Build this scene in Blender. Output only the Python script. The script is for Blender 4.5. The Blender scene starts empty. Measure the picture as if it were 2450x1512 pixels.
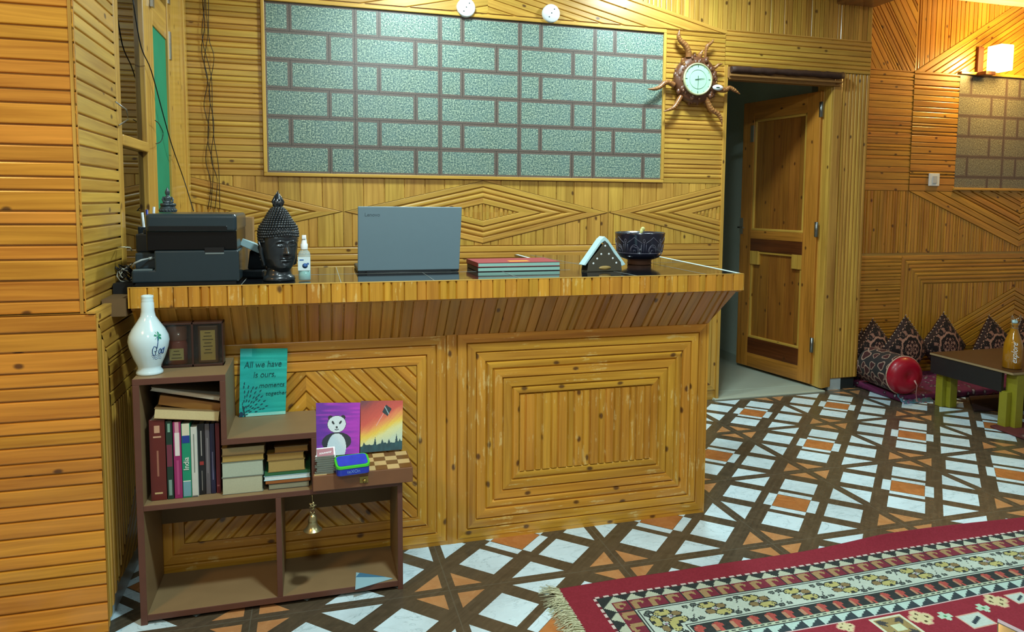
import bpy, bmesh, math, random
from math import pi, sin, cos, sqrt, radians, atan2, hypot, floor
from mathutils import Vector, Matrix
random.seed(7)
SC=bpy.context.scene; COL=SC.collection
# ---------------------------------------------------------------- camera
CF,YAW,PIT,ROL=1755.126,-0.2910681,-0.08327428,0.00874672
CP=Vector((0.20109344,-2.24642463,1.25170772)); CX,CY=1277.938,627.929
def cam_basis():
    f=Vector((-sin(YAW)*cos(PIT),cos(YAW)*cos(PIT),sin(PIT)))
    r0=Vector((cos(YAW),sin(YAW),0)); u0=r0.cross(f)
    return cos(ROL)*r0+sin(ROL)*u0, -sin(ROL)*r0+cos(ROL)*u0, f
CR,CU,CFW=cam_basis()
def ray(q): return CR*((q[0]-CX)/CF)-CU*((q[1]-CY)/CF)+CFW
def onp(q,n,c):
    d=ray(q); n=Vector(n); return CP+d*((c-n.dot(CP))/n.dot(d))
def Zp(q,z=0.): return onp(q,(0,0,1),z)
def Yp(q,y=1.83): return onp(q,(0,1,0),y)
def Xp(q,x): return onp(q,(1,0,0),x)
cam=bpy.data.cameras.new('camera'); co=bpy.data.objects.new('camera',cam); COL.objects.link(co)
cam.sensor_width=36; cam.sensor_fit='HORIZONTAL'; cam.lens=CF/2450*36
cam.shift_x=(1225-CX)/2450; cam.shift_y=(CY-756)/2450; cam.clip_start=.02
M=Matrix((CR,CU,-CFW)).transposed().to_4x4(); M.translation=CP; co.matrix_world=M
SC.camera=co
SC.view_settings.view_transform='Standard'; SC.view_settings.look='None'
SC.view_settings.gamma=1; SC.view_settings.exposure=0; SC.view_settings.use_curve_mapping=False
# ---------------------------------------------------------------- colour + nodes
def s2l(c): return tuple((x/255/12.92 if x/255<=.04045 else ((x/255+.055)/1.055)**2.4) for x in c)
def rgb(*c): return s2l(c)+(1.,)
class NT:
    def __init__(s,m): s.t=m.node_tree; s.n=s.t.nodes; s.l=s.t.links
    def nd(s,ty,**k):
        n=s.n.new(ty)
        for a,b in k.items(): setattr(n,a,b)
        return n
    def set(s,inp,v):
        if isinstance(v,E_): v=v.o
        if isinstance(v,bpy.types.NodeSocket): s.l.new(v,inp)
        else: inp.default_value=v
    def m(s,op,*a):
        n=s.nd('ShaderNodeMath',operation=op)
        for i,x in enumerate(a): s.set(n.inputs[i],x)
        return E_(s,n.outputs[0])
    def mix(s,f,a,b,bt='MIX'):
        n=s.nd('ShaderNodeMix',data_type='RGBA',blend_type=bt); s.set(n.inputs[0],f); s.set(n.inputs[6],a); s.set(n.inputs[7],b); return n.outputs[2]
    def vec(s,x,y,z=0.):
        n=s.nd('ShaderNodeCombineXYZ'); s.set(n.inputs[0],x); s.set(n.inputs[1],y); s.set(n.inputs[2],z); return n.outputs[0]
    def noise(s,v,sc=5.,de=3.,ro=.5,di=0.):
        n=s.nd('ShaderNodeTexNoise'); s.set(n.inputs['Vector'],v); n.inputs['Scale'].default_value=sc; n.inputs['Detail'].default_value=de; n.inputs['Roughness'].default_value=ro; n.inputs['Distortion'].default_value=di
        return E_(s,n.outputs[0])
    def ramp(s,f,st):
        n=s.nd('ShaderNodeValToRGB'); s.set(n.inputs[0],f); e=n.color_ramp.elements
        while len(e)<len(st): e.new(.5)
        for k,(p,c) in zip(e,st): k.position=p; k.color=c
        return n.outputs[0]
    def bump(s,h,st=.3,di=.002):
        n=s.nd('ShaderNodeBump'); n.inputs['Strength'].default_value=st; n.inputs['Distance'].default_value=di; s.set(n.inputs['Height'],h); return n.outputs[0]
class E_:
    def __init__(s,t,o): s.t=t; s.o=o
    def __add__(s,b): return s.t.m('ADD',s,b)
    def __sub__(s,b): return s.t.m('SUBTRACT',s,b)
    def __rsub__(s,b): return s.t.m('SUBTRACT',b,s)
    def __mul__(s,b): return s.t.m('MULTIPLY',s,b)
    def __lt__(s,b): return s.t.m('LESS_THAN',s,b)
    def __gt__(s,b): return s.t.m('GREATER_THAN',s,b)
    def abs(s): return s.t.m('ABSOLUTE',s)
    def fl(s): return s.t.m('FLOOR',s)
    def fr(s): return s.t.m('FRACT',s)
    def mx(s,b): return s.t.m('MAXIMUM',s,b)
def newmat(name):
    m=bpy.data.materials.new(name); m.use_nodes=True; t=NT(m); b=t.n['Principled BSDF']; return m,t,b
def flat(name,c,ro=.5,me=0.,co=0.,em=0.,bumpy=0.,var=.06,alpha=1.,tr=0.,ior=1.45,sc=40.):
    m,t,b=newmat(name); base=rgb(*c)
    tc=t.nd('ShaderNodeTexCoord').outputs['Object']; n=t.noise(tc,sc,3.)
    col=t.mix(n,tuple(x*(1-var) for x in base[:3])+(1,),tuple(min(1,x*(1+var)) for x in base[:3])+(1,))
    t.set(b.inputs['Base Color'],col); b.inputs['Roughness'].default_value=ro; b.inputs['Metallic'].default_value=me
    b.inputs['Coat Weight'].default_value=co; b.inputs['Coat Roughness'].default_value=.1; b.inputs['IOR'].default_value=ior
    b.inputs['Transmission Weight'].default_value=tr; b.inputs['Alpha'].default_value=alpha
    if em: b.inputs['Emission Color'].default_value=base; b.inputs['Emission Strength'].default_value=em
    if bumpy: t.set(b.inputs['Normal'],t.bump(t.noise(tc,sc*5,4.),bumpy))
    return m
def pine(name,light,dark,knots=.3,ro=.34,coat=.35,scuff=0):
    m,t,b=newmat(name)
    uv=t.nd('ShaderNodeUVMap',uv_map='UVMap').outputs[0]; sp=t.nd('ShaderNodeSeparateXYZ'); t.set(sp.inputs[0],uv)
    u,v=E_(t,sp.outputs[0]),E_(t,sp.outputs[1])
    wv=t.noise(t.vec(u*3.,v*6.),1.,2.)
    g=t.noise(t.vec(u*2.2,(v+wv*.03)*75.),1.,4.,.6); g2=t.noise(t.vec(u*.9,v*9.),1.6,3.)
    f=g*.62+g2*.55
    col=t.ramp(f,[(.38,rgb(*dark)),(.62,rgb(*light)),(.85,rgb(*[min(255,x*1.1+8) for x in light]))])
    vo=t.nd('ShaderNodeTexVoronoi',voronoi_dimensions='2D'); t.set(vo.inputs['Vector'],t.vec(u*5.+g2*.12,v*8.+g*.07)); vo.inputs['Scale'].default_value=1.
    d=E_(t,vo.outputs['Distance']); sc=t.nd('ShaderNodeSeparateColor'); t.set(sc.inputs[0],vo.outputs['Color'])
    pres=E_(t,sc.outputs[0])<knots
    kn=t.nd('ShaderNodeMapRange',interpolation_type='SMOOTHSTEP')
    t.set(kn.inputs[0],d); kn.inputs[1].default_value=.03; kn.inputs[2].default_value=.085; kn.inputs[3].default_value=1; kn.inputs[4].default_value=0
    kf=E_(t,kn.outputs[0])*pres*.88
    kd=rgb(74,38,14)
    col=t.mix(kf,col,kd)
    if scuff:
        P=t.nd('ShaderNodeTexCoord').outputs['Object']; sf=t.noise(P,7.,6.,.75)*t.noise(t.vec(u*12.,v*90.),1.,3.)
        col=t.mix(((sf-.335).mx(0.)*9.).t.m('MINIMUM',(sf-.32).mx(0.)*10.,.6),col,rgb(222,190,120))
    at=t.nd('ShaderNodeAttribute',attribute_name='tint'); sa=t.nd('ShaderNodeSeparateColor'); t.set(sa.inputs[0],at.outputs['Color'])
    hs=t.nd('ShaderNodeHueSaturation'); t.set(hs.inputs['Hue'],E_(t,sa.outputs[1])*.014+.497); t.set(hs.inputs['Value'],E_(t,sa.outputs[0])*.9+.55); hs.inputs['Saturation'].default_value=1.; t.set(hs.inputs['Color'],col)
    t.set(b.inputs['Base Color'],hs.outputs[0])
    t.set(b.inputs['Roughness'],g*.15+(ro-.07)); b.inputs['Coat Weight'].default_value=coat; b.inputs['Coat Roughness'].default_value=.16
    t.set(b.inputs['Normal'],t.bump(g,.25,.0008))
    return m
def vcol(name,ro=.6,attr='tint',bumpy=0.,coat=0.,sheen=0.,sc=300.):
    m,t,b=newmat(name); a=t.nd('ShaderNodeAttribute',attribute_name=attr)
    tc=t.nd('ShaderNodeTexCoord').outputs['Object']; n=t.noise(tc,sc,2.)
    col=t.mix(n*.25,a.outputs['Color'],(0,0,0,1)); t.set(b.inputs['Base Color'],col)
    b.inputs['Roughness'].default_value=ro; b.inputs['Coat Weight'].default_value=coat; b.inputs['Sheen Weight'].default_value=sheen
    if bumpy: t.set(b.inputs['Normal'],t.bump(n,bumpy,.003))
    return m
# ---------------------------------------------------------------- mesh builder
class MB:
    def __init__(s): s.v=[];s.f=[];s.mi=[];s.c=[];s.uv=[];s.sm=[]
    def V(s,p): s.v.append(tuple(p)); return len(s.v)-1
    def F(s,idx,mi=0,c=(.5,.5,.5),uv=None,sm=False):
        s.f.append(tuple(idx)); s.mi.append(mi); s.c.append(c); s.uv.append(uv); s.sm.append(sm)
    def poly(s,pts,mi=0,c=(.5,.5,.5),uv=None): s.F([s.V(p) for p in pts],mi,c,uv)
    def hexa(s,P,mi=0,c=(.5,.5,.5)):
        i=[s.V(p) for p in P]
        for q in ((0,3,2,1),(4,5,6,7),(0,1,5,4),(1,2,6,5),(2,3,7,6),(3,0,4,7)): s.F([i[k] for k in q],mi,c)
    def box(s,a,b,mi=0,c=(.5,.5,.5),T=None):
        x0,y0,z0=a;x1,y1,z1=b
        P=[Vector(p) for p in ((x0,y0,z0),(x1,y0,z0),(x1,y1,z0),(x0,y1,z0),(x0,y0,z1),(x1,y0,z1),(x1,y1,z1),(x0,y1,z1))]
        if T is not None: P=[T@p for p in P]
        s.hexa(P,mi,c)
    def prism(s,pts,d,mi=0,c=(.5,.5,.5)):       # pts: 3D polygon, d: extrusion vector
        d=Vector(d); a=[s.V(p) for p in pts]; b=[s.V(Vector(p)+d) for p in pts]; n=len(a)
        s.F(a[::-1],mi,c); s.F(b,mi,c)
        for i in range(n): j=(i+1)%n; s.F([a[i],a[j],b[j],b[i]],mi,c)
    def lathe(s,prof,n=32,T=None,mi=0,c=(.5,.5,.5),sm=True,sx=1.,sy=1.):
        R=[]
        for r,z in prof:
            if r<1e-6:
                p=Vector((0,0,z)); R.append([s.V(T@p if T is not None else p)])
            else:
                L=[]
                for k in range(n):
                    p=Vector((r*cos(2*pi*k/n)*sx,r*sin(2*pi*k/n)*sy,z)); L.append(s.V(T@p if T is not None else p))
                R.append(L)
        for A,B in zip(R,R[1:]):
            for k in range(n):
                j=(k+1)%n
                if len(A)==1 and len(B)==1: continue
                if len(A)==1: s.F([A[0],B[j],B[k]],mi,c,None,sm)
                elif len(B)==1: s.F([A[k],A[j],B[0]],mi,c,None,sm)
                else: s.F([A[k],A[j],B[j],B[k]],mi,c,None,sm)
    def tube(s,pts,r,n=8,mi=0,c=(.5,.5,.5),cap=True):
        pts=[Vector(p) for p in pts]; rr=r if isinstance(r,(list,tuple)) else [r]*len(pts); up=Vector((0,0,1)); R=[]
        for i,p in enumerate(pts):
            t=(pts[min(i+1,len(pts)-1)]-pts[max(i-1,0)]).normalized()
            a=t.cross(up)
            if a.length<.05: a=t.cross(Vector((0,1,0)))
            a.normalize(); b=a.cross(t).normalized()
            R.append([s.V(p+(a*cos(2*pi*k/n)+b*sin(2*pi*k/n))*rr[i]) for k in range(n)])
        for A,B in zip(R,R[1:]):
            for k in range(n): j=(k+1)%n; s.F([A[k],A[j],B[j],B[k]],mi,c,None,True)
        if cap: s.F(R[0][::-1],mi,c); s.F(R[-1],mi,c)
    def sphere(s,p,r,n=10,mi=0,c=(.5,.5,.5),sc=(1,1,1)):
        T=Matrix.Translation(p)@Matrix.Diagonal((sc[0],sc[1],sc[2],1)); h=n//2+1
        s.lathe([(r*sin(pi*k/h),-r*cos(pi*k/h)) for k in range(h+1)],n,T,mi,c)
    def build(s,name,mats,parent=None,bevel=0.,seg=2,auto=True,smooth=False,loc=None):
        me=bpy.data.meshes.new(name); me.from_pydata(s.v,[],s.f)
        if not isinstance(mats,(list,tuple)): mats=[mats]
        for m in mats: me.materials.append(m)
        me.polygons.foreach_set('material_index',s.mi); me.polygons.foreach_set('use_smooth',[a or smooth for a in s.sm])
        ca=me.color_attributes.new('tint','FLOAT_COLOR','CORNER'); arr=[]
        for f,c in zip(s.f,s.c): arr.extend((c[0],c[1],c[2],1.)*len(f))
        ca.data.foreach_set('color',arr)
        uvl=me.uv_layers.new(name='UVMap'); ua=[]
        for f,u,c in zip(s.f,s.uv,s.c):
            if u: 
                for p in u: ua.extend(p)
            else:
                P=[Vector(s.v[i]) for i in f]; n=(P[1]-P[0]).cross(P[2]-P[0]) if len(P)>2 else Vector((0,0,1)); a=[abs(x) for x in n]; k=a.index(max(a))
                o=(hash((round(P[0].x,2),len(f)))%97)*.37
                e=max(range(len(P)),key=lambda i:(P[i]-P[i-1]).length); d=(P[e]-P[e-1])
                for p in P:
                    q=[p.y,p.z,p.x,p.z,p.x,p.y][2*k:2*k+2]; dd=[abs(d.y),abs(d.z),abs(d.x),abs(d.z),abs(d.x),abs(d.y)][2*k:2*k+2]
                    if dd[1]>dd[0]: q=q[::-1]
                    ua.extend((q[0]+o,q[1]+o))
        uvl.data.foreach_set('uv',ua)
        if auto:
            bm=bmesh.new(); bm.from_mesh(me); bmesh.ops.recalc_face_normals(bm,faces=bm.faces); bm.to_mesh(me); bm.free()
        me.update(); o=bpy.data.objects.new(name,me); COL.objects.link(o)
        if bevel:
            b=o.modifiers.new('bevel','BEVEL'); b.width=bevel; b.segments=seg; b.limit_method='ANGLE'; b.angle_limit=radians(40)
        if parent is not None:
            o.parent=parent
            if loc is None: o.matrix_parent_inverse=parent.matrix_basis.inverted()
        if loc is not None: o.location=loc
        return o
def tag(o,label=None,cat=None,group=None,kind=None):
    if label: o['label']=label
    if cat: o['category']=cat
    if group: o['group']=group
    if kind: o['kind']=kind
    return o
def thing(name,label,cat,loc=(0,0,0),rz=0.,group=None):
    o=bpy.data.objects.new(name,None); COL.objects.link(o); o.location=loc; o.rotation_euler=(0,0,rz); o.empty_display_size=.05
    return tag(o,label,cat,group)
# parts built in local coordinates of an empty: parent without inverse
def part(mb,name,mats,par,**k): return mb.build(name,mats,par,loc=(0,0,0),**k)
def text(s,name,mat,par,loc,rot,size,ext=.0004,shear=0.,label=None,align='CENTER',flatobj=True,sx=1.):
    c=bpy.data.curves.new(name,'FONT'); c.body=s; c.size=size; c.extrude=ext; c.shear=shear; c.align_x=align; c.align_y='CENTER'
    o=bpy.data.objects.new(name,c); me=bpy.data.meshes.new_from_object(o); bpy.data.objects.remove(o); bpy.data.curves.remove(c)
    me.materials.clear(); me.materials.append(mat); o=bpy.data.objects.new(name,me); COL.objects.link(o); o.parent=par
    o.location=loc; o.rotation_euler=rot; o.scale=(sx,1,1)
    if label: o['label']=label
    return o
# ---------------------------------------------------------------- slats
def clip(P,nx,ny,c):
    o=[]; n=len(P)
    for i in range(n):
        a,b=P[i],P[(i+1)%n]; da=a[0]*nx+a[1]*ny-c; db=b[0]*nx+b[1]*ny-c
        if da>=0: o.append(a)
        if (da>0)!=(db>0) and abs(da-db)>1e-12:
            t=da/(da-db)
            if 0<t<1: o.append((a[0]+t*(b[0]-a[0]),a[1]+t*(b[1]-a[1])))
    return o
def slats(mb,P,ang,widths,F3,t=.007,g=.0034,mi=0,ch=.0028,seed=None,skirt=False,start=None,bright=(0.38,.62)):
    """P convex polygon in (u,v) of the wall, ang slat direction, F3(u,v,depth)->3D"""
    rnd=random.Random(seed if seed is not None else len(mb.f)+17)
    a=(cos(ang),sin(ang)); b=(-sin(ang),cos(ang))
    vs=[p[0]*b[0]+p[1]*b[1] for p in P]; v=min(vs) if start is None else start; vmax=max(vs); k=rnd.randrange(99) if start is None and len(widths)>4 else 0
    while v<vmax-1e-4:
        w=widths[k%len(widths)]; k+=1
        tint=(rnd.uniform(*bright),rnd.random(),rnd.random()); ou,ov=rnd.random()*50,rnd.random()*50
        if w>.03: pr=[(0,-.001),(g*.4,0),(g*.4+ch*.5,t*.9),(g*.4+ch*1.4,t),(w-g*.4-ch*1.4,t),(w-g*.4-ch*.5,t*.9),(w-g*.4,0),(w,-.001)]
        else: pr=[(0,-.001),(g*.4,0),(w*.2,t*.88),(w*.38,t),(w*.62,t),(w*.8,t*.88),(w-g*.4,0),(w,-.001)]
        for (d0,h0),(d1,h1) in zip(pr,pr[1:]):
            Q=clip(P,b[0],b[1],v+d0)
            if len(Q)>2: Q=clip(Q,-b[0],-b[1],-(v+d1))
            if len(Q)<3: continue
            pts=[];uv=[]
            for q in Q:
                vv=q[0]*b[0]+q[1]*b[1]; s=min(1,max(0,(vv-v-d0)/(d1-d0))); h=h0+(h1-h0)*s
                pts.append(F3(q[0],q[1],h)); uv.append((q[0]*a[0]+q[1]*a[1]+ou,vv+ov))
            mb.F([mb.V(p) for p in pts],mi,tint,uv,False)
        v+=w
    if skirt:
        n=len(P)
        for i in range(n):
            p,q=P[i],P[(i+1)%n]; mb.poly([F3(*p,-.002),F3(*q,-.002),F3(*q,t*.8),F3(*p,t*.8)],mi,(.42,.5,.5))
def wl(seed,lo,hi,n=40,mixw=None):
    r=random.Random(seed); return [r.uniform(lo,hi) if not mixw or r.random()<.6 else r.choice(mixw) for _ in range(n)]
def ringframe(mb,x0,z0,x1,z1,W,F3,**k):
    s=sum(W)
    slats(mb,[(x0,z0),(x1,z0),(x1-s,z0+s),(x0+s,z0+s)],0,W,F3,start=z0,**k)
    slats(mb,[(x1,z0),(x1,z1),(x1-s,z1-s),(x1-s,z0+s)],pi/2,W,F3,start=-x1,**k)
    slats(mb,[(x1,z1),(x0,z1),(x0+s,z1-s),(x1-s,z1-s)],pi,W,F3,start=-z1,**k)
    slats(mb,[(x0,z1),(x0,z0),(x0+s,z0+s),(x0+s,z1-s)],-pi/2,W,F3,start=x0,**k)
# ---------------------------------------------------------------- materials
PINE=pine('pine_boards',(194,146,62),(158,108,38))
PINEO=pine('pine_warm_lit',(206,138,46),(168,100,24))  # pillar-front boards: orange of the warm lamplight put into the colour
PINEA=pine('pine_lamp_lit',(194,136,46),(146,94,22),.6)  # alcove boards: wall-lamp glow worked into the wood colour
PINEC=pine('pine_counter',(198,138,44),(160,100,24),.6,scuff=1)
PINEP=pine('pine_pale',(204,156,66),(166,116,40),.35)
SHELFW=flat('shelf_plywood',(132,108,74),.5,var=.12,sc=14); SHELFE=flat('shelf_edge_wood',(94,58,44),.5,var=.15,sc=30)
DARKW=pine('door_dark_pine',(150,92,30),(110,60,16),.5); DARKR=pine('door_red_rail',(96,44,14),(64,26,8),.3)
BLK=flat('black_gloss',(22,24,26),.25,co=.4); BLKM=flat('black_plastic',(30,36,40),.38,co=.2,bumpy=.05); BLKR=flat('black_rubber',(18,18,18),.6)
WHT=flat('white_plastic',(226,232,232),.35); STEEL=flat('steel',(170,172,170),.32,me=1.); CHROME=flat('chrome',(210,212,210),.12,me=1.)
CREAM=flat('cream_wire',(200,196,170),.5); SKIRT=flat('skirting_tile',(190,206,208),.3); DKGREY=flat('dark_stone',(44,52,52),.45)
def floor_mat():
    m,t,b=newmat('floor_tiles'); g=t.nd('ShaderNodeNewGeometry').outputs['Position']; sp=t.nd('ShaderNodeSeparateXYZ'); t.set(sp.inputs[0],g)
    x,y=E_(t,sp.outputs[0]),E_(t,sp.outputs[1]); X,Y=x*(1/.6),y*(1/.6); fx,fy=X.fr(),Y.fr(); ix,iy=X.fl(),Y.fl()
    d=(fx-fy).abs(); s=(fx+fy-1).abs()
    def rect(a0,a1,b0,b1): return (d>a0)*(d<a1)*(s>b0)*(s<b1)
    edge=(d+s)<.928
    white=rect(-1,.162,.165,.245)+rect(.16,.242,-1,.157)+rect(-1,.165,.32,.63)+rect(.32,.637,-1,.165)+rect(.32,.632,.303,.61)*edge
    orange=rect(-1,.156,-1,.156); tri=((rect(-1,.17,.78,1.)+rect(.78,1.,-1,.17))*edge)
    grout=1-(((fx-.5).abs()<.4975)*((fy-.5).abs()<.4975)) if False else ((fx-.5).abs()>.4972).mx((fy-.5).abs()>.4972)
    P=t.vec(x,y); n1=t.noise(P,14.,4.,.6,1.5)
    vein=(t.noise(t.vec(x*1.+ix*.7,y*2.+iy*.3),4.,5.,.6,2.)-.5).abs()
    wcol=t.ramp(vein,[(0.,rgb(150,178,184)),(.006,rgb(200,224,232)),(.03,rgb(208,232,240))])
    wood=t.noise(t.vec((x+y)*3.,(x-y)*60.),1.,4.,.6); bcol=t.ramp(wood*.6+n1*.5,[(.35,rgb(62,54,42)),(.75,rgb(92,80,62))])
    ocol=t.ramp(n1,[(.3,rgb(166,100,50)),(.7,rgb(186,120,66))]); tcol=t.ramp(n1,[(.3,rgb(178,122,74)),(.7,rgb(194,142,92))])
    c=t.mix(white,bcol,wcol); c=t.mix(orange,c,ocol); c=t.mix(tri,c,tcol); c=t.mix(grout*.75,c,rgb(96,92,78))
    dirt=t.noise(P,2.3,5.,.7); c=t.mix((dirt-.45).mx(0.)*1.1,c,rgb(70,66,56)) 
    t.set(b.inputs['Base Color'],c); t.set(b.inputs['Roughness'],n1*.2+.16); t.set(b.inputs['Normal'],t.bump(1-grout,.3,.002))
    return m
def stone_mat(name,x0,z0,dark=1.):
    m,t,b=newmat(name); g=t.nd('ShaderNodeNewGeometry').outputs['Position']; sp=t.nd('ShaderNodeSeparateXYZ'); t.set(sp.inputs[0],g)
    x,z=E_(t,sp.outputs[0]),E_(t,sp.outputs[2]); U=(x-x0)*(1/.4525); V=(z0-z)*(1/.1452); fx,fv=U.fr(),V.fr(); row=V.fl(); odd=(row*.5).fr()>.25
    g1=.04
    inz=(fv>.085)*(fv<.915)
    ev=((fx>.03)*(fx<.25)).mx((fx>.305)*(fx<.975)); od=((fx>.03)*(fx<.68)).mx((fx>.735)*(fx<.975))
    inx=ev*(1-odd)+od*odd; st=inz*inx
    P=t.vec(x,z); n=t.noise(P,120.,3.,.75); n2=t.noise(P,200.,2.,.6); n3=t.noise(P,9.,2.)
    sc=t.ramp(n*.7+n2*.4,[(.42,rgb(30,50,50)),(.5,rgb(72,98,90)),(.57,rgb(120,140,118)),(.66,rgb(196,204,174))])
    sc=t.mix(n3*.35,sc,rgb(96,130,140)); sc=t.mix(dark,sc,rgb(128,84,44)) if dark<1 else sc; gc=t.ramp(n2,[(.4,rgb(88,76,68)),(.6,rgb(112,98,88))])  # dark below one blends in a brown lamplight tint
    line=((fx-.5).abs()>.4965).mx((fv-.5).abs()>.49).mx((((fx-.28)).abs()<.004)*(1-odd)).mx((((fx-.708)).abs()<.004)*odd)
    c=t.mix(st,gc,sc); c=t.mix(line*.8,c,rgb(44,36,32))
    t.set(b.inputs['Base Color'],c); b.inputs['Roughness'].default_value=.36; b.inputs['Coat Weight'].default_value=.12; b.inputs['Coat Roughness'].default_value=.3
    t.set(b.inputs['Normal'],t.bump(st*.6+n*st*.5,.45,.002)); return m
def glass(name,tint=(200,215,210),ro=.02,dark=.8):
    m,t,b=newmat(name); tr=t.nd('ShaderNodeBsdfTransparent'); tr.inputs[0].default_value=tuple(x*dark for x in rgb(*tint)[:3])+(1,)
    gl=t.nd('ShaderNodeBsdfGlossy'); gl.inputs['Roughness'].default_value=ro; fr=t.nd('ShaderNodeFresnel'); fr.inputs[0].default_value=1.55
    mx=t.nd('ShaderNodeMixShader'); t.l.new(fr.outputs[0],mx.inputs[0]); t.l.new(tr.outputs[0],mx.inputs[1]); t.l.new(gl.outputs[0],mx.inputs[2]); t.l.new(mx.outputs[0],t.n['Material Output'].inputs[0]); return m
FLOOR=floor_mat(); PAINT=flat('back_room_paint',(204,216,200),.7); CEIL=flat('ceiling_white',(222,216,196),.7)
# ---------------------------------------------------------------- setting
S=lambda o: tag(o,kind='structure')
mb=MB(); mb.box((-4,-6,-.1),(8,2.2,0)); S(mb.build('floor',FLOOR))
CEZ=2.69; mb=MB(); mb.box((-4,-6,CEZ),(3.43,2.2,CEZ+.1)); S(mb.build('ceiling',CEIL))
YB=1.83; XL=-.405
FB=lambda u,v,d: (u,YB-d,v)
xtl,xtr=-.028,2.212; zt,zb=2.258,1.388
xdl,xdr=2.645,3.43; zd=2.035
# back wall mass
mb=MB(); T_=.14
mb.box((-.55,YB,0),(xdl,YB+T_,2.8)); mb.box((xdl,YB,zd),(xdr,YB+T_,2.8)); mb.box((xdr,YB,.08),(3.715,YB+T_,2.8))
WB=S(mb.build('wall_back',PINE))
mb=MB(); W1=wl(3,.024,.034); W2=wl(4,.028,.06)
xa=XL
slats(mb,[(xa,zb-.02),(xtl-.02,zb-.02),(xtl-.02,2.76),(xa,2.76)],0,W1,FB,skirt=True)
slats(mb,[(xtr+.025,zb-.02),(xdl-.012,zb-.02),(xdl-.012,2.285),(xtr+.025,2.285)],0,W1,FB)
# band above the panel: shallow chevron
ca=1.14; zr=zt+.03; sl=math.tan(radians(13))
slats(mb,[(ca,zr),(xdl,zr),(xdl,2.3),(ca,2.3+(xdl-ca)*sl)],-radians(13),W2,FB)
slats(mb,[(xtl-.02,zr),(ca,zr),(ca,2.3+(xdl-ca)*sl),(xtl-.02,2.3+(xdl-ca)*sl-(ca-xtl)*sl)],radians(13),W2,FB)
slats(mb,[(ca,2.3+(xdl-ca)*sl),(xdl,2.3),(xdl,2.76),(ca,2.76)],pi/2,wl(5,.025,.035),FB)
slats(mb,[(xdl,2.312),(3.715,2.312),(3.715,2.76),(xdl,2.76)],pi/2,wl(6,.025,.04),FB)
slats(mb,[(xdl-.01,zd+.06),(3.715,zd+.06),(3.715,2.312),(xdl-.01,2.312)],0,wl(8,.026,.036),FB,skirt=True)
slats(mb,[(xdr+.07,.085),(3.715,.085),(3.715,zd+.06),(xdr+.07,zd+.06)],pi/2,wl(9,.022,.03),FB,skirt=True)
slats(mb,[(xdr-.0,.02),(xdr+.07,.03),(xdr+.07,zd+.06),(xdr,zd+.06)],pi/2,[.07],FB,t=.012,skirt=True)
# jamb reveal (faces left) and door-side end strip of the wall
FJ=lambda u,v,d:(xdr-d,u,v)
slats(mb,[(YB,.02),(YB+.14,.02),(YB+.14,zd),(YB,zd)],pi/2,[.07],FJ,t=.004)
# diamond band
zc=1.187; hh=.178; hw=Yp((1455,513)).x-Yp((1155,513)).x; c0=Yp((1155,513)).x; z0b,z1b=1.0,zb-.02
Wd=[.034,.03,.03,.034]; bt=sum(Wd); an=atan2(hh,hw)
def clipx(P,a,b):
    P=clip(P,1,0,a); return clip(P,-1,0,-b) if len(P)>2 else P
def sl_(P,*a,**k):
    P=clipx(P,XL,xdl-.012)
    if len(P)>2: slats(mb,P,*a,**k)
for cx in (c0-2*hw,c0,c0+2*hw):
    for sx in (-1,1):
        for sz in (-1,1):
            tip=(cx+sx*hw,zc); top=(cx,zc+sz*hh); k=bt/sin(an)   # horizontal thickness of border
            kk=bt/cos(an)
            it=(cx+sx*(hw-k),zc); iv=(cx,zc+sz*(hh-kk))
            P=[tip,top,iv,it]
            if sx*sz<0: P=P[::-1]
            a={(1,1):pi-an,(-1,1):pi+an,(1,-1):an,(-1,-1):-an}[(sx,sz)]
            b=(-sin(a),cos(a)); st=min(p[0]*b[0]+p[1]*b[1] for p in P)
            sl_(P,a,Wd if True else Wd,FB,start=st,t=.009)
            Q=[(cx,zc),it,iv]
            sl_(Q if sx*sz>0 else Q[::-1],pi/2,[.026,.03,.024],FB)
            zz=z1b if sz>0 else z0b
            Q=[top,tip,(tip[0],zz),(cx,zz)]
            sl_(Q,pi/2,[.108,.112] if sz>0 else [.05,.085,.045,.09],FB,t=.006)
slats(mb,[(XL,.86),(xdl-.012,.86),(xdl-.012,1.0),(XL,1.0)],0,[.036,.03,.034],FB,start=.86)
ringframe(mb,1.7,.06,xdl-.012,.86,[.036,.036,.036,.04],FB)
slats(mb,[(1.846,.206),(xdl-.158,.206),(xdl-.158,.714),(1.846,.714)],pi/2,W1,FB)
slats(mb,[(XL,.06),(1.7,.06),(1.7,.86),(XL,.86)],0,W2,FB)
mb.box((xdl-.014,YB-.02,.0),(xdl+.004,YB+.14,zd+.06),c=(.5,.5,.5))      # strip edging the doorway
tag(mb.build('pine_cladding',PINE,WB,auto=False),'varnished pine slats laid in bands and diamonds')
mb=MB(); mb.box((xtl,YB-.008,zb),(xtr,YB,zt)); mb.build('stone_tile_panel',stone_mat('stone_tiles',-.034,zt),WB)
mb=MB(); w=.018
mb.box((xtl-w,YB-.022,zb-w),(xtr+w,YB,zb)); mb.box((xtl-w,YB-.022,zt),(xtr+w,YB,zt+w)); mb.box((xtl-w,YB-.022,zb),(xtl,YB,zt)); mb.box((xtr,YB-.022,zb),(xtr+w,YB,zt))
mb.build('panel_frame',PINEP,WB,bevel=.003)
# ---- ceiling beam over the passage
mb=MB(); mb.box((3.43,-.6,2.53),(3.715,1.97,2.86)); S(mb.build('trim_1',pine('beam_wood',(120,72,26),(84,46,14))))
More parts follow.
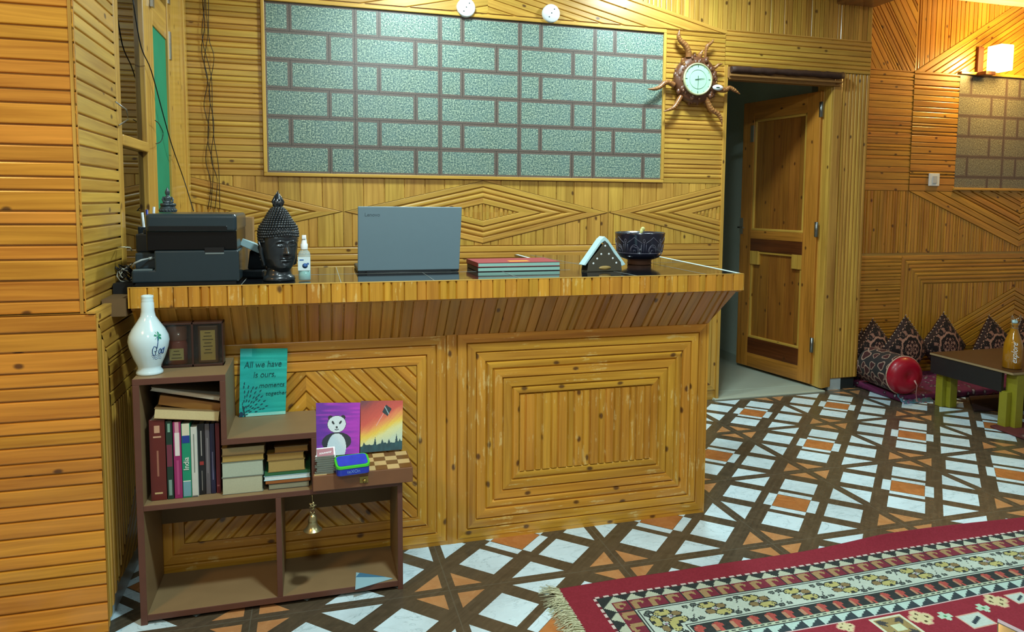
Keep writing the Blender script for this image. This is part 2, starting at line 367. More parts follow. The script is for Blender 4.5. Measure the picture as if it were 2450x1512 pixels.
# ---- alcove wall (behind the cushions)
YF=2.0; FF=lambda u,v,d:(u,YF-d,v)
mb=MB(); mb.box((3.6,YF,0),(8,YF+.12,3.0)); WF=S(mb.build('wall_alcove',PINE))
mb=MB(); x0=3.72; xs=Yp((2180,300),YF).x; xp=Yp((2288,300),YF).x; zp1=Yp((2290,178),YF).z; zp0=Yp((2285,449),YF).z; zw=Yp((2120,612),YF).z; x9=6.6
zlow=zp0-.0
slats(mb,[(x0,zp0-.03),(xs,zp0-.03),(xs,zp1),(x0,zp1)],0,wl(11,.02,.05,mixw=[.022,.05]),FF)
slats(mb,[(xs,zp0-.03),(xp,zp0-.03),(xp,zp1),(xs,zp1)],0,wl(12,.02,.05,mixw=[.022,.05]),FF,t=.011)
slats(mb,[(x0,zp1),(xs,zp1),(xs,3.),(x0,3.)],-radians(56),wl(13,.018,.045,mixw=[.02,.045]),FF)
a=radians(31); L=x9-xs; h=math.tan(a)
slats(mb,[(xs,zp1),(xs+.78/h,zp1+.78),(xs,zp1+.78)],pi/2,wl(14,.02,.05,mixw=[.02,.045]),FF)
slats(mb,[(xs,zp1),(x9,zp1),(x9,3.),(xs+.78/h,zp1+.78)],a,wl(15,.02,.05,mixw=[.02,.045]),FF,t=.011)
xm=Yp((2432,600),YF).x
slats(mb,[(x0,zw+.02),(xs,zw+.02),(xs,zp0-.03),(x0,zp0-.03)],pi/2,wl(16,.018,.032),FF)
zq=zw+.05
slats(mb,[(xs,zw+.02),(xm,zw+.02),(xm,zq),(xs,zp0-.03)],pi/2,wl(17,.018,.03),FF)
a2=atan2(zq-(zp0-.03),xm-xs)
slats(mb,[(xp,zp0-.03),(xm,zp0-.03),(xm,zp0),(xp,zp0)],a2,wl(18,.022,.05,mixw=[.022,.05]),FF,t=.011)
slats(mb,[(xs,zp0-.03),(xm,zq),(xm,zp0-.03)],a2,wl(18,.022,.05,mixw=[.022,.05]),FF,t=.011)
slats(mb,[(xm,zq),(xm+1.0,zp0),(xm,zp0)],-a2,wl(19,.022,.05),FF,t=.011)
slats(mb,[(xm,zw+.02),(x9,zw+.02),(x9,zp0),(xm+1.,zp0),(xm,zq)],pi/2,wl(20,.02,.03),FF)
slats(mb,[(x0,0),(xs-.03,0),(xs-.03,zw),(x0,zw)],0,wl(21,.02,.032),FF)
ringframe(mb,xs-.03,0,xm*2-xs+.03,zw,[.035,.03,.028,.03,.028,.03,.028],FF)
xi0,xi1=xs-.03+.209,xm*2-xs+.03-.209; zi1=zw-.209
slats(mb,[(xi0,.25),(xm,zi1-.04),(xm,zi1),(xi0,zi1)],pi/2,wl(22,.02,.034),FF)
a3=atan2(zi1-.29,xm-xi0)
slats(mb,[(xi0,.209),(xm,.209),(xm,zi1-.04),(xi0,.25)],a3,wl(23,.026,.04),FF,t=.011)
slats(mb,[(xm,.209),(xi1,.209),(xi1,.25),(xm,zi1-.04)],-a3,wl(24,.026,.04),FF,t=.011)
slats(mb,[(xm,zi1-.04),(xi1,.25),(xi1,zi1),(xm,zi1)],pi/2,wl(25,.02,.034),FF)
tag(mb.build('pine_cladding',PINEA,WF,auto=False),'lamp-tinted pine slats in bands and chevrons')
jx=Yp((2400,290),YF).x
mb=MB(); mb.box((xp,YF-.012,zp0),(6.6,YF,zp1)); mb.build('stone_tile_panel',stone_mat('stone_tiles_lamp_lit',jx-.4525,zp1,.4),WF)  # same stone, browned to carry the wall lamp's warm light
mb=MB(); mb.box((xp-.01,YF-.024,zp0-.018),(6.6,YF,zp0)); mb.box((xp-.01,YF-.03,zp1),(6.6,YF,zp1+.02)); mb.build('panel_frame',PINEP,WF,bevel=.003)
zce=Yp((2400,6),YF).z
mb=MB(); mb.box((3.715,-2,zce),(8,2.1,zce+.1)); mb.box((3.715,1.9,zce-.02),(8,2.0,zce)); S(mb.build('trim_2',CEIL))
# side wall of the alcove return
mb=MB(); mb.box((3.6,1.97,.08),(3.715,2.0,2.8)); S(mb.build('trim_3',PINE))
# skirting under the passage corner and the doorway sill
mb=MB(); mb.box((3.50,1.84,0),(3.60,1.96,.085)); S(mb.build('trim_4',SKIRT)); 
mb=MB(); mb.box((3.60,1.85,0),(3.715,1.96,.085)); S(mb.build('trim_5',DKGREY))
mb=MB(); mb.box((2.62,1.80,-.02),(3.45,1.97,.01)); mb.box((2.4,1.97,-.02),(3.6,4.3,.010)); S(mb.build('trim_6',flat('pale_sill_tile',(170,178,160),.4,var=.08,sc=6),bevel=.004))
# ---- room behind the door
mb=MB(); mb.box((2.2,4.3,0),(3.6,4.4,2.7)); mb.box((2.30,1.97,0),(2.40,4.3,2.7)); mb.box((3.5,2.13,0),(3.6,4.3,2.7)); mb.box((2.2,1.97,2.6),(3.6,4.4,2.7)); mb.box((2.40,2.9,0),(3.02,2.97,2.6)); S(mb.build('wall_passage',PAINT))
mb=MB(); mb.box((2.40,2.88,.011),(3.03,2.9,.12)); mb.box((3.02,2.88,.011),(3.04,2.98,.12)); S(mb.build('baseboard_passage',flat('grey_skirting',(110,124,122),.4)))
mb=MB(); mb.box((2.86,2.865,.011),(2.93,2.88,.16)); tag(mb.build('dark_block',BLKR),'small black block on the floor inside the doorway','block')
# ---- left pillar and wall
yc0=Xp((172,0),XL).y; yc1=Xp((271,0),XL).y; zwn=.935; XW=XL+.028
mb=MB(); mb.box((-4,yc0+.01,0),(XL-.01,yc1,2.8)); mb.box((-4,yc0-.005,.1),(XW-.01,yc1+.0,zwn)); WL=S(mb.build('wall_left',PINE))
mb=MB(); FP=lambda u,v,d:(u,yc0+.01-d,v); FPL=lambda u,v,d:(u,yc0-.005-d,v)
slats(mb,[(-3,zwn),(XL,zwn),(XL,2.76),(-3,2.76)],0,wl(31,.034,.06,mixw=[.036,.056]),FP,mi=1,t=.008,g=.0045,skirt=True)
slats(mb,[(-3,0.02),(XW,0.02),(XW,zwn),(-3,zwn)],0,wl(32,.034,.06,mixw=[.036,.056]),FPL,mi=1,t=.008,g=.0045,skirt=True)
FS=lambda u,v,d:(XL-.01+d,u,v); FSL=lambda u,v,d:(XW-.01+d,u,v)
slats(mb,[(yc0,zwn),(yc1,zwn),(yc1,2.76),(yc0,2.76)],0,wl(33,.032,.05,mixw=[.034,.052]),FS,t=.008,g=.0045,skirt=True)
# wainscot side: vertical strips near the corner, slanted boards at the far side
yw=yc0+.11; y2=yc1; zl=.1
slats(mb,[(yc0-.005,zl-.08),(yw,zl),(yw,.78),(yc0-.005,zwn)],pi/2,[.028,.03,.028,.026],FSL,start=-yw,t=.009)
slats(mb,[(yc0-.005,zwn),(yw,.78),(y2,.78),(y2,zwn)],0,[.04,.05,.035],FSL,t=.009)
slats(mb,[(yw,.64),(y2,.64),(y2,.78),(yw,.78)],0,[.042,.05,.036],FSL,t=.009)
slats(mb,[(yw,zl+.0),(y2,.36),(y2,.64),(yw,.64)],pi/2,[.024,.028],FSL,t=.010)
slats(mb,[(yw,zl),(y2,zl),(y2,.36)],atan2(.26,y2-yw),[.034,.038],FSL,t=.009)
mb.box((XW-.02,yc0-.018,zwn),(XW,yc1,zwn+.006))
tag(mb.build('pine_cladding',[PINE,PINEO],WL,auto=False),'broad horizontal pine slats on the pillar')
mb=MB(); mb.box((-3,yc0+.02,0),(XW-.02,yc1+.02,.1)); S(mb.build('baseboard_left',SKIRT))
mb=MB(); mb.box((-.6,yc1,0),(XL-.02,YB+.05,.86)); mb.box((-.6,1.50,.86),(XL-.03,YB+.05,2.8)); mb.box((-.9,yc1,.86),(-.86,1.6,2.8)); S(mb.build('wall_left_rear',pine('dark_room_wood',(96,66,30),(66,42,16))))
# window frame in the left wall
def xbox(mb,y0,y1,z0,z1,xo=0.,th=.04,mi=0): mb.box((XL-th+xo,y0,z0),(XL+xo,y1,z1),mi)
py=lambda px,pz=200: Xp((px,pz),XL).y
y_a,y_b=yc1,py(281); y_c=py(356,300); y_d=py(365,300)
mb=MB(); xbox(mb,y_a,y_a+.055,.86,2.76,th=.05); xbox(mb,y_d-.10,y_d,.86,2.76,.0,.05); xbox(mb,y_a+.055,y_d-.1,.86,.92); xbox(mb,y_a+.055,y_d-.1,2.6,2.76); xbox(mb,y_a+.055,y_d-.10,1.425,1.462,.004)
W1o=S(mb.build('window_1',PINE,bevel=.004))
mb=MB(); xbox(mb,y_a+.05,y_d-.1,.92,1.43,-.018,.004); xbox(mb,y_a+.05,y_d-.1,1.46,2.6,-.018,.004); mb.build('window_glass',glass('window_glass',dark=.55),W1o)
mb=MB(); hp=[Xp(q,XL+.004) for q in ((276,243),(286,262),(290,285),(284,300))]; mb.tube([p+Vector((dx,0,0)) for p,dx in zip(hp,(0,.02,.02,0))],.0026,8,0); mb.build('window_handle',STEEL,W1o)
# green-curtained door beside it
ye,yf=py(370),py(402); yg=py(411)
mb=MB(); xbox(mb,y_d,ye,.86,2.76,.0,.05); xbox(mb,yf,yg,.86,2.76,.006,.05); xbox(mb,ye,yf,1.94,2.08,.0,.04); xbox(mb,ye,yf,.86,.98,.0,.04); xbox(mb,ye,yf,2.55,2.76,0,.04)
D1=S(mb.build('door_1',PINE,bevel=.004))
mb=MB(); xbox(mb,ye-.0,yf+.0,.95,1.96,-.006,.006); tag(mb.build('green_curtain',flat('green_cloth',(22,128,88),.8,var=.2,sc=8),D1),'plain green cloth behind the pane')
mb=MB(); 
for za,zb_ in ((1.86,1.98),(2.1,2.3)): xbox(mb,yf+.02,yf+.045,za,zb_,.012,.01)
for k in range(2): xbox(mb,y_d+.02,y_d+.05,2.0+k*.25,2.18+k*.25,.012,.01)
mb.build('door_hinge',STEEL,D1)
mb=MB(); xbox(mb,yg,YB-.01,.86,2.76,.0,.04); xbox(mb,YB-.08,YB-.02,.86,2.76,.012,.05); S(mb.build('trim_7',PINEP,bevel=.004))
# ================================================================ counter
YC=.3226; YFc=.175; ZT=.985; ZFb=.925; ZPt=.775
GRAN=flat('black_granite',(26,26,30),.06,co=.6,var=.3,sc=60)
CT=thing('reception_counter','pine slatted reception counter with a black polished top','counter',(.7,.5,0))
def cpart(mb,name,mat,lab=None,**k):
    o=mb.build(name,mat,CT,**k)
    if lab: o['label']=lab
    return o
mb=MB(); mb.box((-.33,YC+.001,0),(1.68,.70,ZPt)); mb.box((1.2,.70,0),(1.68,1.12,ZPt)); mb.box((-.33,YFc+.012,ZFb-.01),(1.755,.70,ZT-.014)); mb.box((1.2,.7,ZFb-.01),(1.79,1.0,ZT-.014))
mb.prism([(-.33,YFc+.012,ZFb),(-.33,YC+.01,ZPt-.01),(-.33,.69,ZPt-.01),(-.33,.69,ZFb)],(2.01,0,0))
cpart(mb,'body',PINEC)
mb=MB(); FC=lambda u,v,d:(u,YC-d,v); xl,xm_,xr=-.33,.664,1.69
sl_c=[.034,.036,.034,.03,.036,.034,.036,.034]
def panel(x0,z0,x1,z1,W): ringframe(mb,x0,z0,x1,z1,W,FC,t=.0075,g=.003)
panel(xm_+.02,.012,xr,ZPt,[.036,.034,.036,.03,.034,.036,.03])
s_=.236
slats(mb,[(xm_+.02+s_,.012+s_),(xr-s_,.012+s_),(xr-s_,ZPt-s_),(xm_+.02+s_,ZPt-s_)],pi/2,[.03,.034,.028,.036],FC,g=.0035)
panel(xl,.012,xm_-.02,ZPt,[.036,.034,.036])
slats(mb,[(xm_-.02,.0),(xm_+.02,.0),(xm_+.02,ZPt),(xm_-.02,ZPt)],pi/2,[.04],FC,start=-xm_-.02)
q=.106; xa_,xb_=xl+q,xm_-.02-q; za_,zb_=.012+q,ZPt-q; xc_=Yp((733,950),YC).x
an=radians(47)
slats(mb,[(xc_,za_),(xb_,za_),(xb_,zb_),(xc_,zb_)],-an,[.036,.034,.04],FC,g=.0035)
slats(mb,[(xa_,za_),(xc_,za_),(xc_,zb_),(xa_,zb_)],an,[.036,.034,.04],FC,g=.0035)
mb.box((xl,YC-.006,0),(xr,YC,.014)); mb.box((xr-.002,YC-.008,.0),(xr+.006,YC+.05,ZPt))
cpart(mb,'front_panel',PINEC,auto=False)
mb=MB(); FA=lambda u,v,d:(u,YFc+.006-d,v)
slats(mb,[(-.335,ZFb-.003),(1.757,ZFb-.003),(1.757,ZT-.001),(-.335,ZT-.001)],pi/2,wl(41,.026,.05),FA,t=.006,g=.0024,ch=.0018,skirt=True)
FR=lambda u,v,d:(1.755+(u-YFc)*.085+d,u,v)
slats(mb,[(YFc,ZFb-.003),(1.05,ZFb-.003),(1.05,ZT),(YFc,ZT)],pi/2,wl(42,.03,.05),FR,t=.004,g=.003)
cpart(mb,'fascia',PINEC,auto=False)
mb=MB(); Ls=hypot(YC-YFc-.012,ZFb-ZPt); ey,ez=(YC-YFc-.012)/Ls,(ZPt-ZFb)/Ls
FL=lambda u,v,d:(u,YFc+.012+ey*(Ls-v)+d*ez,ZFb+ez*(Ls-v)-d*ey)
slats(mb,[(-.32,0),(1.69,0),(1.735,Ls),(-.32,Ls)],pi/2,wl(43,.026,.05),FL,t=.006,g=.003,skirt=True)
mb.poly([(1.735,YFc+.012,ZFb),(1.69,YC,ZPt),(1.69,.69,ZPt),(1.735,.69,ZFb)])
cpart(mb,'flared_underside',pine('pine_underside_shaded',(182,124,48),(146,92,26)),auto=False)  # pine toned darker here, shade below the fascia painted in
mb=MB(); mb.box((-.335,YFc-.0008,ZT-.0015),(1.757,YFc+.0105,ZT+.0006)); cpart(mb,'top_lip',PINEP)
Pt=[(-.335,YFc+.011),(1.75,YFc+.011),(1.842,1.062),(1.159,1.30),(1.16,.745),(-.337,.745)]
mb=MB(); mb.prism([(x,y,ZT-.012) for x,y in Pt],(0,0,.012)); cpart(mb,'worktop',GRAN,'polished black granite top',bevel=.002)
mb=MB(); GZ=ZT+.0004
def gline(a,b,w=.0008):
    a=Vector((*a,GZ)); b=Vector((*b,GZ)); n=(b-a).cross(Vector((0,0,1))).normalized()*w; mb.prism([a+n,b+n,b-n,a-n],(0,0,.0004))
gline((1.748,.20),(1.828,1.055),.009); EW=flat('edge_white',(196,212,208),.4); cpart(mb,'edge_strip',EW); mb=MB(); gline((1.168,1.285),(1.168,.75),.007); cpart(mb,'edge_strip',EW); mb=MB()
for x in (-.02,.28,.581,.88): gline((x,.175),(x,.74))
gline((1.23,1.25),(1.32,.18)); gline((1.62,1.1),(1.60,.18)); gline((-.33,.46),(1.16,.46)); gline((1.17,.76),(1.8,.70))
cpart(mb,'grout_line',flat('grout_white',(150,156,150),.5))
# ================================================================ book shelf
SY0,SY1=.05,.30
def X_(px,py,y=SY0): return Yp((px,py),y).x
BS=thing('book_shelf','stepped open wooden shelf unit standing in front of the counter by the pillar','shelf',(.08,.18,0))
def board(name,a,b,edge=True):
    mb=MB(); mb.box((a[0],a[1]+.003,a[2]),b); mb.box(a,(b[0],a[1]+.003,b[2]),1); return mb.build(name,[SHELFW,SHELFE],BS,bevel=.001)
xL,xT,xM,xR=-.305,-.058,.196,.457; xD=X_(668,1300)
board('side_panel',(xL,SY0,0),(xL+.018,SY1,.717)); board('top_board',(xL,SY0,.717),(xT,SY1,.735)); board('side_panel',(xT-.016,SY0,.54),(xT,SY1,.717))
board('step_board',(xT-.016,SY0,.522),(xM,SY1,.54)); board('side_panel',(xM-.015,SY0,.36),(xM,SY1,.522)); board('shelf_board',(xL+.018,SY0,.344),(xR,SY1,.36))
board('side_panel',(xR-.016,SY0,0),(xR,SY1,.344)); board('divider',(xD-.008,SY0,.03),(xD+.008,SY1,.344)); board('bottom_board',(xL+.018,SY0,.012),(xR-.016,SY1,.03))
mb=MB(); mb.box((xL+.018,SY1-.006,.2),(xR-.016,SY1,.344)); mb.box((xL+.018,SY1-.006,.36),(xT,SY1,.717)); mb.build('back_board',flat('dull_plywood',(104,84,54),.7,var=.12,sc=10),BS)
mb=MB(); P=[Zp(q,.031) for q in ((852,1370),(940,1384),(850,1411))]; mb.prism(P,(0,0,.0012),0); mb.prism([P[0].lerp(P[1],.1)+Vector((0,0,.0012)),P[0].lerp(P[1],.8)+Vector((0,0,.0012)),P[0].lerp(P[2],.3)+Vector((0,0,.0012))],(0,0,.001),1)
tag(mb.build('folded_paper',[flat('pale_blue_paper',(150,190,200),.4),flat('blue_paper',(70,120,150),.5)]),'pale blue triangle of paper on the bottom board of the shelf unit','paper')
def book(label,x0,x1,z0,z1,y0=.085,dep=.16,cov=(90,30,26),pages=(206,196,166),lie=False,rot=(0,0,0),spine='front',marks=(),group=None,name='book',th=.0018):
    """upright (thickness x) or lying (thickness z); spine faces the camera or pages do"""
    t=thing(name,label,'book',((x0+x1)/2,y0,z0),0,group); t.rotation_euler=rot
    w=(x1-x0); h=z1-z0; cm=flat('cover',cov,.42,var=.12,sc=30); pm=flat('pages',pages,.8,var=.1,sc=220,bumpy=.2)
    mb=MB()
    if lie:
        mb.box((-w/2,0,0),(w/2,dep,th)); mb.box((-w/2,0,h-th),(w/2,dep,h))
        if spine=='front': mb.box((-w/2,0,0),(w/2,th,h))
        else: mb.box((-w/2,dep-th,0),(w/2,dep,h))
    else:
        mb.box((-w/2,0,0),(-w/2+th,dep,h)); mb.box((w/2-th,0,0),(w/2,dep,h))
        if spine=='front': mb.box((-w/2,-.0005,0),(w/2,th,h))
    part(mb,'cover',cm,t,bevel=.0015)
    mb=MB(); i=.0025
    if lie: mb.box((-w/2+i,(th+.0005 if spine=='front' else i*.6),th),(w/2-i,dep-(i if spine=='front' else th+.0005),h-th))
    else: mb.box((-w/2+th,th+.0005,i),(w/2-th,dep-i,h-i))
    part(mb,'pages',pm,t)
    for a,b,c in marks:     # (rel height range), colour on the spine
        mb=MB(); f=.86 if len(c)<4 else c[3]
        if lie: mb.box((w*(a-.5),-.0012,h*.2),(w*(b-.5),-.0004,h*.8))
        else: mb.box((-w/2*f,-.0012,h*a),(w/2*f,-.0004,h*b))
        part(mb,'spine_mark',flat('spine_ink',c[:3],.5),t)
    return t
def xp_(p,y=.085): return Yp((p,1080),y).x
g='books standing upright in the tall compartment'
B=[(358,396,1006,1176,(96,36,30),'thick maroon hardback, leftmost upright book',[(.08,.1,(190,170,120,.5)),(.3,.62,(150,100,80,.12)),(.84,.93,(190,150,120,.35)),(.78,.8,(190,150,120,.5))]),
(398,413,1008,1172,(30,56,44),'slim dark green upright book with a dull pink band',[(.42,.7,(110,50,66)),(.05,.25,(120,150,140,.5)),(.86,.97,(120,160,140,.4))]),
(415,434,1010,1172,(146,40,96),'magenta upright book with white lettering on its spine',[(.56,.86,(220,214,210,.6)),(.86,1.,(200,150,160,.5)),(.05,.5,(170,70,120,.3))]),
(435,456,1014,1166,(26,140,104),'bright green upright book with India lettered on its spine',[(.84,1.,(206,206,180)),(.74,.84,(30,60,140)),(.02,.22,(110,160,170)),(.22,.23,(226,226,210))]),
(457,472,1022,1166,(196,200,190),'white upright book beside the green one',[(.35,.9,(120,130,120,.14)),(.0,.02,(90,90,90))]),
(474,490,1014,1160,(28,28,30),'black upright book with a small red mark on its spine',[(.55,.9,(150,146,140,.16)),(.42,.47,(150,50,46,.6)),(.06,.34,(120,116,110,.12))]),
(491,502,1014,1158,(92,88,92),'thin grey upright book',[(.3,.8,(130,126,128,.2))]),
(503,514,1014,1158,(34,34,60),'thin navy upright book',[(.2,.6,(110,110,140,.2))]),
(516,526,1012,1166,(92,28,34),'thin wine red book, rightmost of the upright row',[(.1,.12,(140,80,80,.6))])]
for a,b,t_,bo,cv,lab,mk in B:
    y=.085+(.012 if a>470 else 0); x0,x1=xp_(a,y),xp_(b,y); zz=Yp((a,t_),y).z
    bk=book(lab,x0,x1,.3605,zz,y,.15,cv,marks=mk,group=g)
    if a==435: text('India','spine_title',flat('spine_white',(226,230,220),.5),bk,(.0,-.002,(zz-.36)*.46),(pi/2,-pi/2,0),.021,label='white title reading India')
    if a==398: pass
def lying(label,L,R,y,cov,pages,spine):
    (x0,ta,ba),(x1,tb,bb)=L,R; a0,a1=Yp((x0,ba),y),Yp((x1,bb),y); h=((Yp((x0,ta),y).z-a0.z)+(Yp((x1,tb),y).z-a1.z))/2; w=hypot(a1.x-a0.x,a1.z-a0.z)
    b=book(label,-w/2,w/2,0,h,y,.14,cov,pages,lie=True,spine=spine,group='books lying on top of the upright books'); b.rotation_euler=(0,atan2(a0.z-a1.z,a1.x-a0.x),0); b.location=((a0.x+a1.x)/2,y,(a0.z+a1.z)/2)
lying('curved cream paged paperback lying directly on the upright books',(366,970,1002),(524,990,1008),.078,(120,96,60),(200,186,138),'back')
lying('brown covered paperback lying in the middle above the upright books',(378,944,968),(524,966,988),.09,(128,88,34),(150,112,50),'front')
lying('grey magazine lying on top above the upright books',(359,925,935),(526,950,959),.08,(150,142,124),(170,162,142),'back')
g1='paperbacks piled beside the upright books'; g2='books piled in the right part of the middle shelf'
def pile(L,grp,y):
    zc_=.3605
    for (px0,px1,h,cv,pg,sp,lab) in L:
        x0,x1=Yp((px0,1100),y).x,Yp((px1,1100),y).x
        book(lab,x0,x1,zc_,zc_+h,y,.15,cv,pg,lie=True,spine=sp,group=grp); zc_+=h+.0004
pile([(529,628,.052,(120,120,104),(176,178,150),'back','thick grey paged book at the bottom of the left pile'),(529,630,.047,(110,124,112),(168,180,160),'back','pale thick book second in the left pile'),
 (530,632,.020,(120,98,46),(166,140,76),'back','yellowed paperback third in the left pile'),(530,634,.024,(128,112,76),(160,142,100),'back','tan paperback topmost in the left pile')],g1,.075)
pile([(640,740,.018,(60,52,44),(140,140,116),'back','grey paged book at the bottom of the right pile'),(634,742,.010,(150,90,40),(176,150,110),'front','thin orange brown book near the bottom of the right pile'),
 (630,742,.015,(150,196,206),(206,222,222),'back','white magazine in the middle of the right pile'),(632,742,.010,(46,100,60),(150,160,90),'front','thin green book in the right pile'),
 (640,730,.036,(130,106,50),(166,140,80),'back','thick yellowed book in the right pile'),(638,728,.022,(120,92,40),(156,126,66),'back','ochre paperback second from the top of the right pile'),(656,738,.02,(96,66,26),(134,98,44),'back','brown paperback topmost of the right pile')],g2,.08)
# ---- chess box, paintings, tin, cards
yb=.03; CB=thing('chess_box','brown wooden folding chess box with a latch on the shelf','chess box',(.336,yb,.3605))
mb=MB(); mb.box((-.152,0,0),(.152,.16,.048)); part(mb,'box_body',flat('chess_box_wood',(120,80,52),.45,var=.15,sc=20),CB,bevel=.002)
mb=MB()
for i in range(8):
    for j in range(4):
        dk=(i+j)%2; c=s2l((118,76,30)) if dk else s2l((214,182,124)); mb.box((-.148+i*.037,.004+j*.038,.048),(-.148+(i+1)*.037,.004+(j+1)*.038,.0492),0,c)
part(mb,'chess_squares',vcol('chess_squares',.4),CB)
mb=MB(); mb.box((-.013,-.003,.014),(.013,0,.034)); mb.lathe([(0,0),(.006,0),(.006,.004),(0,.005)],12,Matrix.Translation((.002,-.003,.02))@Matrix.Rotation(pi/2,4,'X'))
part(mb,'latch',flat('old_brass',(150,130,70),.35,me=.9),CB)
def painting(name,label,q0,q1,q2,q3,y0,y1,colfn,nx=70,ny=90,cat='painting',th=.004,zb=None):
    """corners in the photo: top left, top right, bottom right, bottom left"""
    a,b,c,d=Yp(q0,y1),Yp(q1,y1),Yp(q2,y0),Yp(q3,y0)
    if zb: c.z=d.z=zb
    t=thing(name,label,cat,tuple((c+d)/2)); o=Vector(t.location)
    mb=MB()
    n=(b-a).cross(d-a).normalized()
    if n.y<0: n=-n
    P=lambda u,v:(a.lerp(b,u)).lerp(d.lerp(c,u),v)-o
    I=[[mb.V(P(i/nx,j/ny)) for i in range(nx+1)] for j in range(ny+1)]
    for j in range(ny):
        for i in range(nx): mb.F([I[j][i],I[j][i+1],I[j+1][i+1],I[j+1][i]],0,s2l(colfn((i+.5)/nx,(j+.5)/ny)))
    part(mb,'painted_front',vcol(name+'_paint',.7),t,auto=False)
    mb=MB(); mb.prism([P(0,0)+n*.0006,P(1,0)+n*.0006,P(1,1)+n*.0006,P(0,1)+n*.0006],n*th); part(mb,'backing_board',flat('board_edge',(190,186,170),.7),t)
    return t,a,b,c,d,n
nz=lambda x,y,s=1.: (sin(x*12.9898*s+y*78.233)*43758.5453)%1
def smn(x,y):
    i,j=floor(x),floor(y); f,g_=x-i,y-j; f=f*f*(3-2*f); g_=g_*g_*(3-2*g_)
    return (nz(i,j)*(1-f)+nz(i+1,j)*f)*(1-g_)+(nz(i,j+1)*(1-f)+nz(i+1,j+1)*f)*g_
mixc=lambda a,b,f: tuple(x+(y-x)*f for x,y in zip(a,b))
def panda(u,v):
    w=1.; x=(u-.5)*.62; y=v
    s_=smn(u*3+v,v*26); c=mixc((104,30,156),(168,40,180),min(1,max(0,u*1.2-.1+(s_-.5)*.7)))
    c=mixc(c,(206,70,206),max(0,s_-.45)*(1 if v<.3 else .4))
    hx,hy=-.02,.415; r=hypot((x-hx)/.128,(y-hy)/.158)
    for sx in(-1,1):
        if hypot((x-hx-sx*.088)/.035,(y-hy+.125)/.045)<1: c=(24,26,34)
    sh=((x-hx)/.21)**2+((y-.75)/.18)**2
    if sh<1 and y>.56: c=(30,34,44)
    bd=hypot((x-hx)/.135,(y-.86)/.27)
    if bd<1: c=(206,222,226)
    if r<1: c=(212,226,228)
    if 1<=r<1.05 and y<.56: c=(30,30,40)
    for sx in(-1,1):
        ex,ey=hx+sx*.052,hy-.03+.0; dx,dy=x-ex,y-ey
        if hypot((dx+sx*dy*.3)/.016,dy/.034)<1: c=(30,36,40)
    if hypot((x-hx)/.016,(y-hy-.06)/.022)<1: c=(30,34,40)
    if abs(hypot((x-hx)/.03,(y-hy-.075)/.035)-1)<.2 and y>hy+.09: c=(60,70,76)
    return c
painting('panda_painting','small purple painting of a panda propped against the counter',(756,964),(862,963),(860,1112),(757,1112),.20,.296,panda,96,128,zb=.4102)
def sunset(u,v):
    d=(u*.9+(v)*1.); s_=smn(d*5,(u-v)*3+9)*.5+smn((u+v)*24,(u-v)*3)*.5; d2=u*-.35+v+.25+(s_-.5)*.22
    st=[(.0,(110,60,70)),(.2,(176,70,60)),(.5,(206,84,66)),(.66,(228,140,80)),(.82,(232,196,70)),(.95,(216,214,150)),(1.2,(190,206,180))]
    # bands run from lower left to upper right
    k=(v*1.15+u*.45-.05)+(s_-.5)*.14
    for (a,c0_),(b,c1_) in zip(st,st[1:]):
        if k<=b: c=mixc(c0_,c1_,max(0,(k-a)/(b-a))); break
    else: c=st[-1][1]
    if k<0: c=st[0][1]
    if abs((u-.62)*.8+(v-.2)*.5)<.075 and abs((v-.2)*.8-(u-.62)*.55)<.085: c=(34,48,52)
    if abs((u-.62)-(v-.2)*.6)<.01 and abs(v-.2)<.08: c=(160,190,190)
    if abs(u+v*.7-.72)<.008 and .26<v<.5: c=(226,170,160)
    h=.895-.04*smn(u*5,3)-.03*smn(u*19,7)
    for tx,th in((.08,.06),(.35,.16),(.52,.10),(.68,.08),(.86,.17),(.94,.06)):
        if abs(u-tx)<.035*max(0,(v-(h-th))/th) : c=(24,62,66)
    if v>h: c=mixc((16,54,60),(30,80,84),smn(u*20,v*9))
    return c
painting('sunset_painting','small orange and yellow sunset painting with a kite and dark trees',(863,959),(964,958),(962,1090),(862,1092),.202,.298,sunset,96,128,zb=.4102)
def teal(u,v):
    s_=smn(u*2,v*34); c=mixc((0,160,148),(34,188,176),s_); c=mixc(c,(0,124,120),max(0,(.5-abs(v-.62))*.6)*smn(u*2,v*6))
    if v<.12 and u<.25: c=mixc(c,(110,210,205),.5)
    if v>.955 and u>.12: c=(150,224,208)
    for k in range(44):
        r=.1+.5*((k*.618)%1)**.8; a=radians(8+ (k*37)%82); px,py=.06+r*cos(a)*.95,.98-r*sin(a)*.8
        dx,dy=u-px,(v-py)*1.3; e=dx*cos(a)-dy*sin(a); f=dx*sin(a)+dy*cos(a)
        if (e/.034)**2+(f/.013)**2<1: c=(0,72,80)
    if abs(u-.09-(v-.9)*.3)<.018 and v>.84: c=(4,66,70)
    if hypot((u-.04),(v-.965)*1.3)<.05 : c=(16,60,84)
    return c
tp,a_,b_,c_,d_,n_=painting('teal_painting','turquoise painted card with brush lettering above the shelf step','x' and (575,834),(688,833),(683,985),(572,983),.272,.303,teal,110,150,zb=.5412)
ink=flat('dark_teal_ink',(6,84,84),.6); rotp=(pi/2-radians(2),0,0)
for s_,u,v,sz,sx in (('All we have',.48,.24,.031,.8),('is ours,',.52,.39,.03,.8),('moments',.68,.55,.022,.95),('together',.78,.675,.019,1.)):
    p=(a_.lerp(b_,u)).lerp(d_.lerp(c_,u),v)-Vector(tp.location)+Vector((0,-.0012,0)); text(s_,'lettering',ink,tp,p,rotp,sz,shear=.2,sx=sx)
GC=flat('grey_booklet',(150,158,146),.6,var=.1); x0=Yp((779,1100),.045).x
